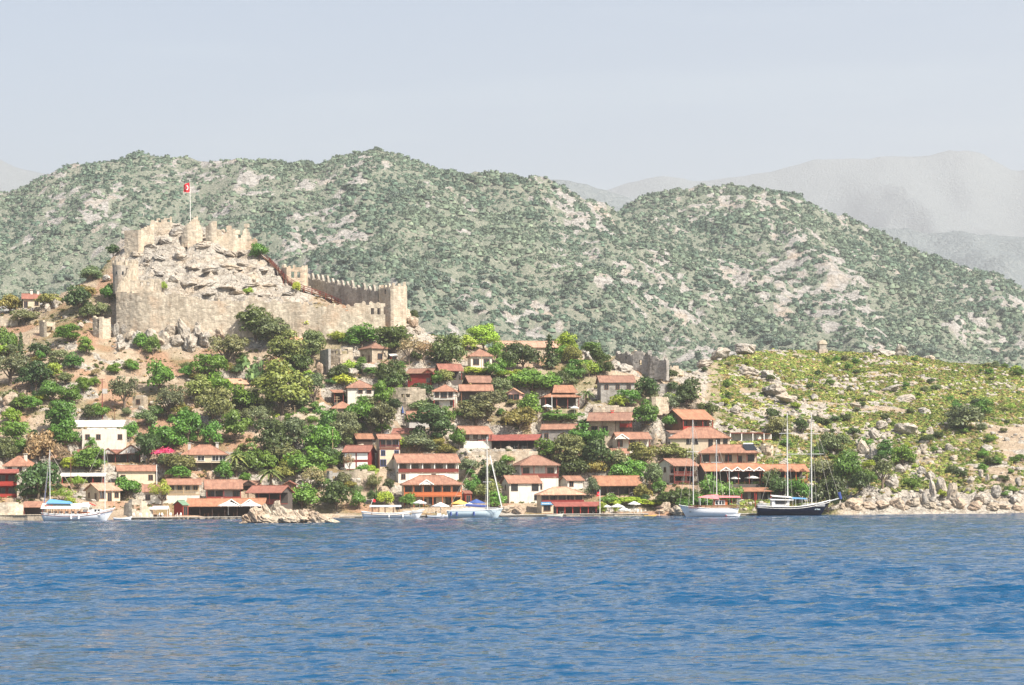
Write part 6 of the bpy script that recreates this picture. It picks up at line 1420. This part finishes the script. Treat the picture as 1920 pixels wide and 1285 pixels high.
def islet():
    e = empty('rocky_islet', W(550, 982, 392)*1.0, 0, 'low tan rocky islet in front of the village quay', 'islet'); LM.append(('the rocky islet', 550, 965)); s = FPX/392
    e.location.z = 0
    def blob(px, py, w, h, seed, dy=0):
        me = rock_proto(seed, 5, 1.5); me.materials.append(MATS['rock_warm']); o = link('rock', me, None, e)
        p = W(px, py, 392)-e.location; o.location = (p.x, dy, p.z); o.scale = (w/2/s*1.15, w/2/s*.8+.6, h/2/s*1.3); o.rotation_euler = (0, rrng.uniform(-.15, .15), 0)
    for a in ((480, 969, 36, 34, 201, 0), (494, 963, 26, 40, 202, 1.5), (465, 974, 24, 22, 203, 0), (514, 961, 24, 44, 204, 2), (530, 968, 44, 30, 205, .5), (560, 971, 54, 26, 206, 0), (588, 972, 36, 26, 207, .5), (603, 976, 34, 18, 208, -.4), (624, 979, 30, 10, 209, 0), (545, 975, 60, 20, 210, -1), (505, 976, 50, 20, 211, -1), (456, 981, 26, 5, 212, -.5), (572, 962, 30, 16, 213, 2.5)): blob(*a)
def build_small():
    for a in ((1026, 764, 20, 'cloth_white', 'white parasol left of the stairs under the two-tiered orange pavilion', 'the left white hillside parasol'), (1077, 765, 18, 'cloth_white', 'white parasol at the right end of the two-tiered pavilion terrace', None),
              (787, 943, 26, 'cloth_white', 'white parasol left of the orange guest house front', 'the white parasol by the orange guest house', 508), (826, 949, 34, 'cloth_white', 'broad white parasol directly before the orange guest house', None, 508),
              (862, 944, 32, 'yellow_cloth', 'pale yellow parasol right of the orange guest house front', None, 509), (893, 943, 34, 'cloth_blue', 'blue parasol behind the single-masted yacht', None, 510), (880, 948, 26, 'cloth_white', 'white parasol between the yellow and blue ones', None, 507),
              (1137, 950, 18, 'cloth_white', 'white parasol beside the maroon awning restaurant flagpole', None, 512), (1158, 950, 26, 'cloth_white', 'wide white parasol in the middle of the garden quay', 'the wide garden parasol', 512), (1189, 945, 24, 'cloth_white', 'higher white parasol right of the wide garden one', None, 514), (1170, 956, 22, 'cloth_white', 'low white parasol partly under the wide garden one', None, 510),
              (1378, 898, 22, 'cloth_white', 'pale parasol on the planted roof terrace, left one', None), (1410, 896, 28, 'cloth_white', 'pale parasol on the planted roof terrace, right one', None),
              (428, 948, 40, 'cloth_white', 'wide white parasol before the left white gable of the boathouse restaurant', None, 498), (470, 948, 40, 'cloth_white', 'wide white parasol by the right white gable of the boathouse restaurant', None, 498), (1236, 952, 18, 'wood_dark', 'dark pointed canopy at the right end of the garden quay', None, 512)):
        px, py, wp, cm, lab, sh = a[:6]; umbrella(px, py, wp, cm, lab, sh, a[6] if len(a) > 6 else None)
    umbrella(755, 776, 8, 'cloth_blue', 'folded blue parasol beside the air-conditioned house', None, None, True); umbrella(1126, 852, 6, 'cloth_white', 'folded white parasol standing in the shaded terrace garden', None, None, True)
    for px, top, wp, lab in ((298, 948, 36, 'white canvas canopy on posts over the waterfront seating'), (268, 962, 20, 'small beige canopy on posts near the sand-coloured waterfront ruin')):
        p = W(px, 970, 498); s = FPX/498; e = empty('canopy_tent', (p.x, 498, 0.9), 0, lab, 'canopy'); w = wp/s; h = (970-top)/s-.9
        for sx in (-1, 1):
            for y in (0, 3): MB().bar((sx*w*.45, y, -.3), (sx*w*.45, y, h), .06).out('post', 'trim', e)
        MB().slab([(-w/2, -.3, h-.4), (w/2, -.3, h-.4), (w*.4, 3.3, h+.35), (-w*.4, 3.3, h+.35)], .06).out('canopy', 'cloth_white', e)
    for a in ((192, 718, 792, 'wood_red', 'rust-red power pole with grey transformer on the dry slope', 2, 'the rust-red power pole', .13, True), (57, 628, 674, 'wood_pale', 'thin pale pole by the dark conifer', 0, None), (133, 862, 922, 'wood_brown', 'brown pole left of the grey-gabled stone house', 1, None), (50, 886, 934, 'trim', 'pale leaning twin pole before the dark shore tree', 0, None),
              (294, 872, 918, 'trim', 'pale pole below the bougainvillea', 0, None), (431, 748, 782, 'trim', 'short pale pole among the green mid-slope bushes', 0, None), (553, 765, 802, 'wood_pale', 'thin pole by the rubble wall', 0, None), (624, 806, 866, 'wood_pale', 'tall pale pole left of the white-panelled house', 0, 'the tall pale pole'),
              (632, 747, 792, 'wood_pale', 'pole with crossarms before the one-window square stone house', 2, None), (708, 886, 926, 'wood_pale', 'pole before the black-gabled long guest house', 1, None), (854, 744, 786, 'wood_brown', 'brown pole beside the white over red old house', 1, None), (1035, 752, 790, 'trim', 'pale pole before the two-tiered orange pavilion', 0, None),
              (215, 774, 800, 'wood_brown', 'short brown pole behind the plain white upper block', 0, None), (903, 665, 702, 'wood_pale', 'thin pole beside the vine trellis', 0, None)):
        pole(a[0], a[1], a[2], a[3], a[4], a[5], a[6], *(a[7:] if len(a) > 7 else ()))
    p = W(1125, 966, 509); s = FPX/509; e = empty('flagpole', (p.x, 509, .8), 0, 'white flagpole on the quay beside the maroon awning restaurant', 'flagpole'); LM.append(('the quay flagpole', 1125, 940))
    MB().bar((0, 0, -.5), (0, 0, 44/s), .07, 6).out('pole', 'trim', e); f = empty('flag', (p.x-.08, 508.9, .8+40/s), 0, 'small red flag hanging limp on the quay flagpole', 'flag')
    m = MB(); m.slab([(-.75, 0, -1.1), (0, 0, -.85), (0, .04, 0), (-.5, .04, -.1)], .05); m.out('cloth', 'flag_red', f); MB().cone((-.35, -.06), .12, .12, -.62, -.5, 8).out('emblem', 'trim', f)
    for a in ((787, 712, 7, 'satellite dish left of a pair by the dark red timber house'), (803, 713, 8, 'larger satellite dish right of a pair by the dark red timber house'), (1061, 902, 9, 'satellite dish above the small white dish house roof')): dish(*a)
    for i, (px, py, lab) in enumerate(((1256, 768, 'white water tank above the brown-gabled orange house'), (725, 672, 'white water tank beside the tiny pale-roofed shed'), (723, 812, 'white rooftop tank behind the blue-framed narrow house'))):
        p = hit(px, py+3); e = empty('water_tank', p, 0, lab, 'water tank'); MB().box(-.8, .8, -.5, .5, -.5, .5).out('stand', 'metal', e); MB().bar((-.9, 0, 1.0), (.9, 0, 1.0), .5, 10).out('tank', 'trim', e)
    quay('low stone quay with chairs before the sand-coloured ruin', 'the left stone quay', 236, 352, 970, 974.5, 490, tyres=16); quay('pale quay of the maroon awning restaurant and garden', 'the garden quay', 1036, 1216, 964, 969, 508)
    quay('stone quay block below the open waterfront shed at the far left', 'the far left quay', -30, 92, 966, 977, 476, 'stone', 12); quay('narrow concrete jetty between islet and passenger boat', 'the concrete jetty', 636, 680, 969, 973, 497); quay('rough stone quay under the deep-red balcony house', 'the rough stone quay', 925, 1036, 966, 970, 506)
    quay('low quay before the long orange boathouse restaurant', 'the boathouse quay', 352, 478, 970.5, 974, 492, tyres=9); quay('quay strip by the orange guest house terrace', 'the guest house quay', 700, 930, 966, 970, 509); quay('stone landing between the two large gulets', 'the gulet landing', 1385, 1425, 964, 968, 508)
    ruin('sea_wall', 'wall', 'beige block wall rising from the water at the far left', 'the beige far left sea wall', [(-20, 944, 974, 478), (20, 943, 974, 478), (37, 948, 974, 480)], mat='castle_stone', seed=61, jag=.25, thick=2.5)
    tomb(1400, 674, 13, 18, 672, 'squat ancient stone tomb among grey boulders on the right hill crest', 'the squat stone tomb'); tomb(1541, 658, 15, 22, 688, 'ancient stone sarcophagus with arched lid on the grassy hill crest', 'the arched-lid sarcophagus')
    p = hit(1712, 945); e = empty('beach_bundle', p+Vector((0, 0, .2)), 0, 'small blue and pink bundle lying on the pale shore rocks', 'bundle'); MB().cone((0, 0), .55, .35, -.4, .5, 7).out('cloth', 'cloth_blue', e); MB().cone((.7, 0), .35, .2, -.4, .3, 7).out('towel', 'cloth_pink', e)
    # garden furniture on the quays
    q = random.Random(9)
    for a, b, Y, z, mt, grp, lab in ((245, 345, 492, .62, 'trim', 'chairs on the left stone quay', 'light chair on the left stone quay'), (1130, 1210, 511, .75, 'trim', 'chairs on the garden quay', 'light chair under the garden quay parasols'), (708, 870, 511, .6, 'wood_pale', 'chairs on the guest house quay', 'pale wooden chair on the guest house quay'), (1384, 1450, 0, 0, 'red', 'chairs on the veranda', None)):
        if not lab: continue
        def ch(m): m.box(-.22, .22, -.22, .22, .40, .45).box(-.22, .22, .18, .22, .45, .9); [m.box(x-.02, x+.02, y-.02, y+.02, 0, .4) for x in (-.2, .2) for y in (-.2, .2)]
        n = int((b-a)/11)
        for i in range(n):
            px = a+(b-a)*(i+.5)/n+q.uniform(-3, 3); p = W(px, 960, Y); o = link('chair', shared(('chair', mt), ch, 'chair', mt)); o.location = (p.x, Y+q.uniform(0, 2), z); o.rotation_euler = (0, 0, q.random()*6.28); o['category'] = 'chair'; o['group'] = grp; o['label'] = lab

# ------------------------------------------------------------------ labels of trees, bushes and rocks
def label_things():
    used = {}
    items = sorted(THINGS, key=lambda t: -t[4])
    for e, look, px, py, area in items:
        near = sorted(LM, key=lambda l: (l[1]-px)**2+((l[2]-py)*1.3)**2)[:9]
        cands = []
        for ph, lx, ly in near:
            dx, dy = px-lx, py-ly
            if abs(dx) < 14 and abs(dy) < 12: d = 'right beside'
            elif abs(dx) > abs(dy)*1.2: d = ('just ' if abs(dx) < 60 else 'well ')+('right of' if dx > 0 else 'left of')
            else: d = ('just ' if abs(dy) < 45 else 'well ')+('below' if dy > 0 else 'above')
            cands.append(f'{look} {d} {ph}')
        lab = next((c for c in cands if c not in used), None)
        if lab is None: lab = 'smaller '+cands[0]; k = 1
        while lab in used: k += 1; lab = ('second smaller ', 'third smaller ', 'fourth smaller ', 'fifth smaller ')[min(3, k-2)]+cands[0 if k < 6 else k % 9]
        used[lab] = 1; e['label'] = lab
for h in HOUSES: plan(h)
for h in HOUSES: flatten(h['loc'].x, h['loc'].y, h['yaw'], h['w']/2+.8, -1.2, h['D']+.5, h['loc'].z)
for h in HOUSES: build_house(h)
build_castle(); stairs(); flag(); islet(); build_boats(); build_small()
for row in TREES.replace('\n', '|').split('|'):
    a = row.split(); tree(float(a[0]), float(a[1]), float(a[2]), float(a[3]), a[4], a[5])
fill_trees()
for row in ROCK_L.replace('\n', '|').split('|'):
    a = row.split(); rock(float(a[0]), float(a[1]), float(a[2]), float(a[3]), 'rock_grey' if a[4] == 'g' else 'rock_warm')
label_things()
build_masses()
build_ground()
build_haze()
for o in bpy.data.objects:
    if o.get('category') and not o.get('kind'): o['kind'] = 'thing'
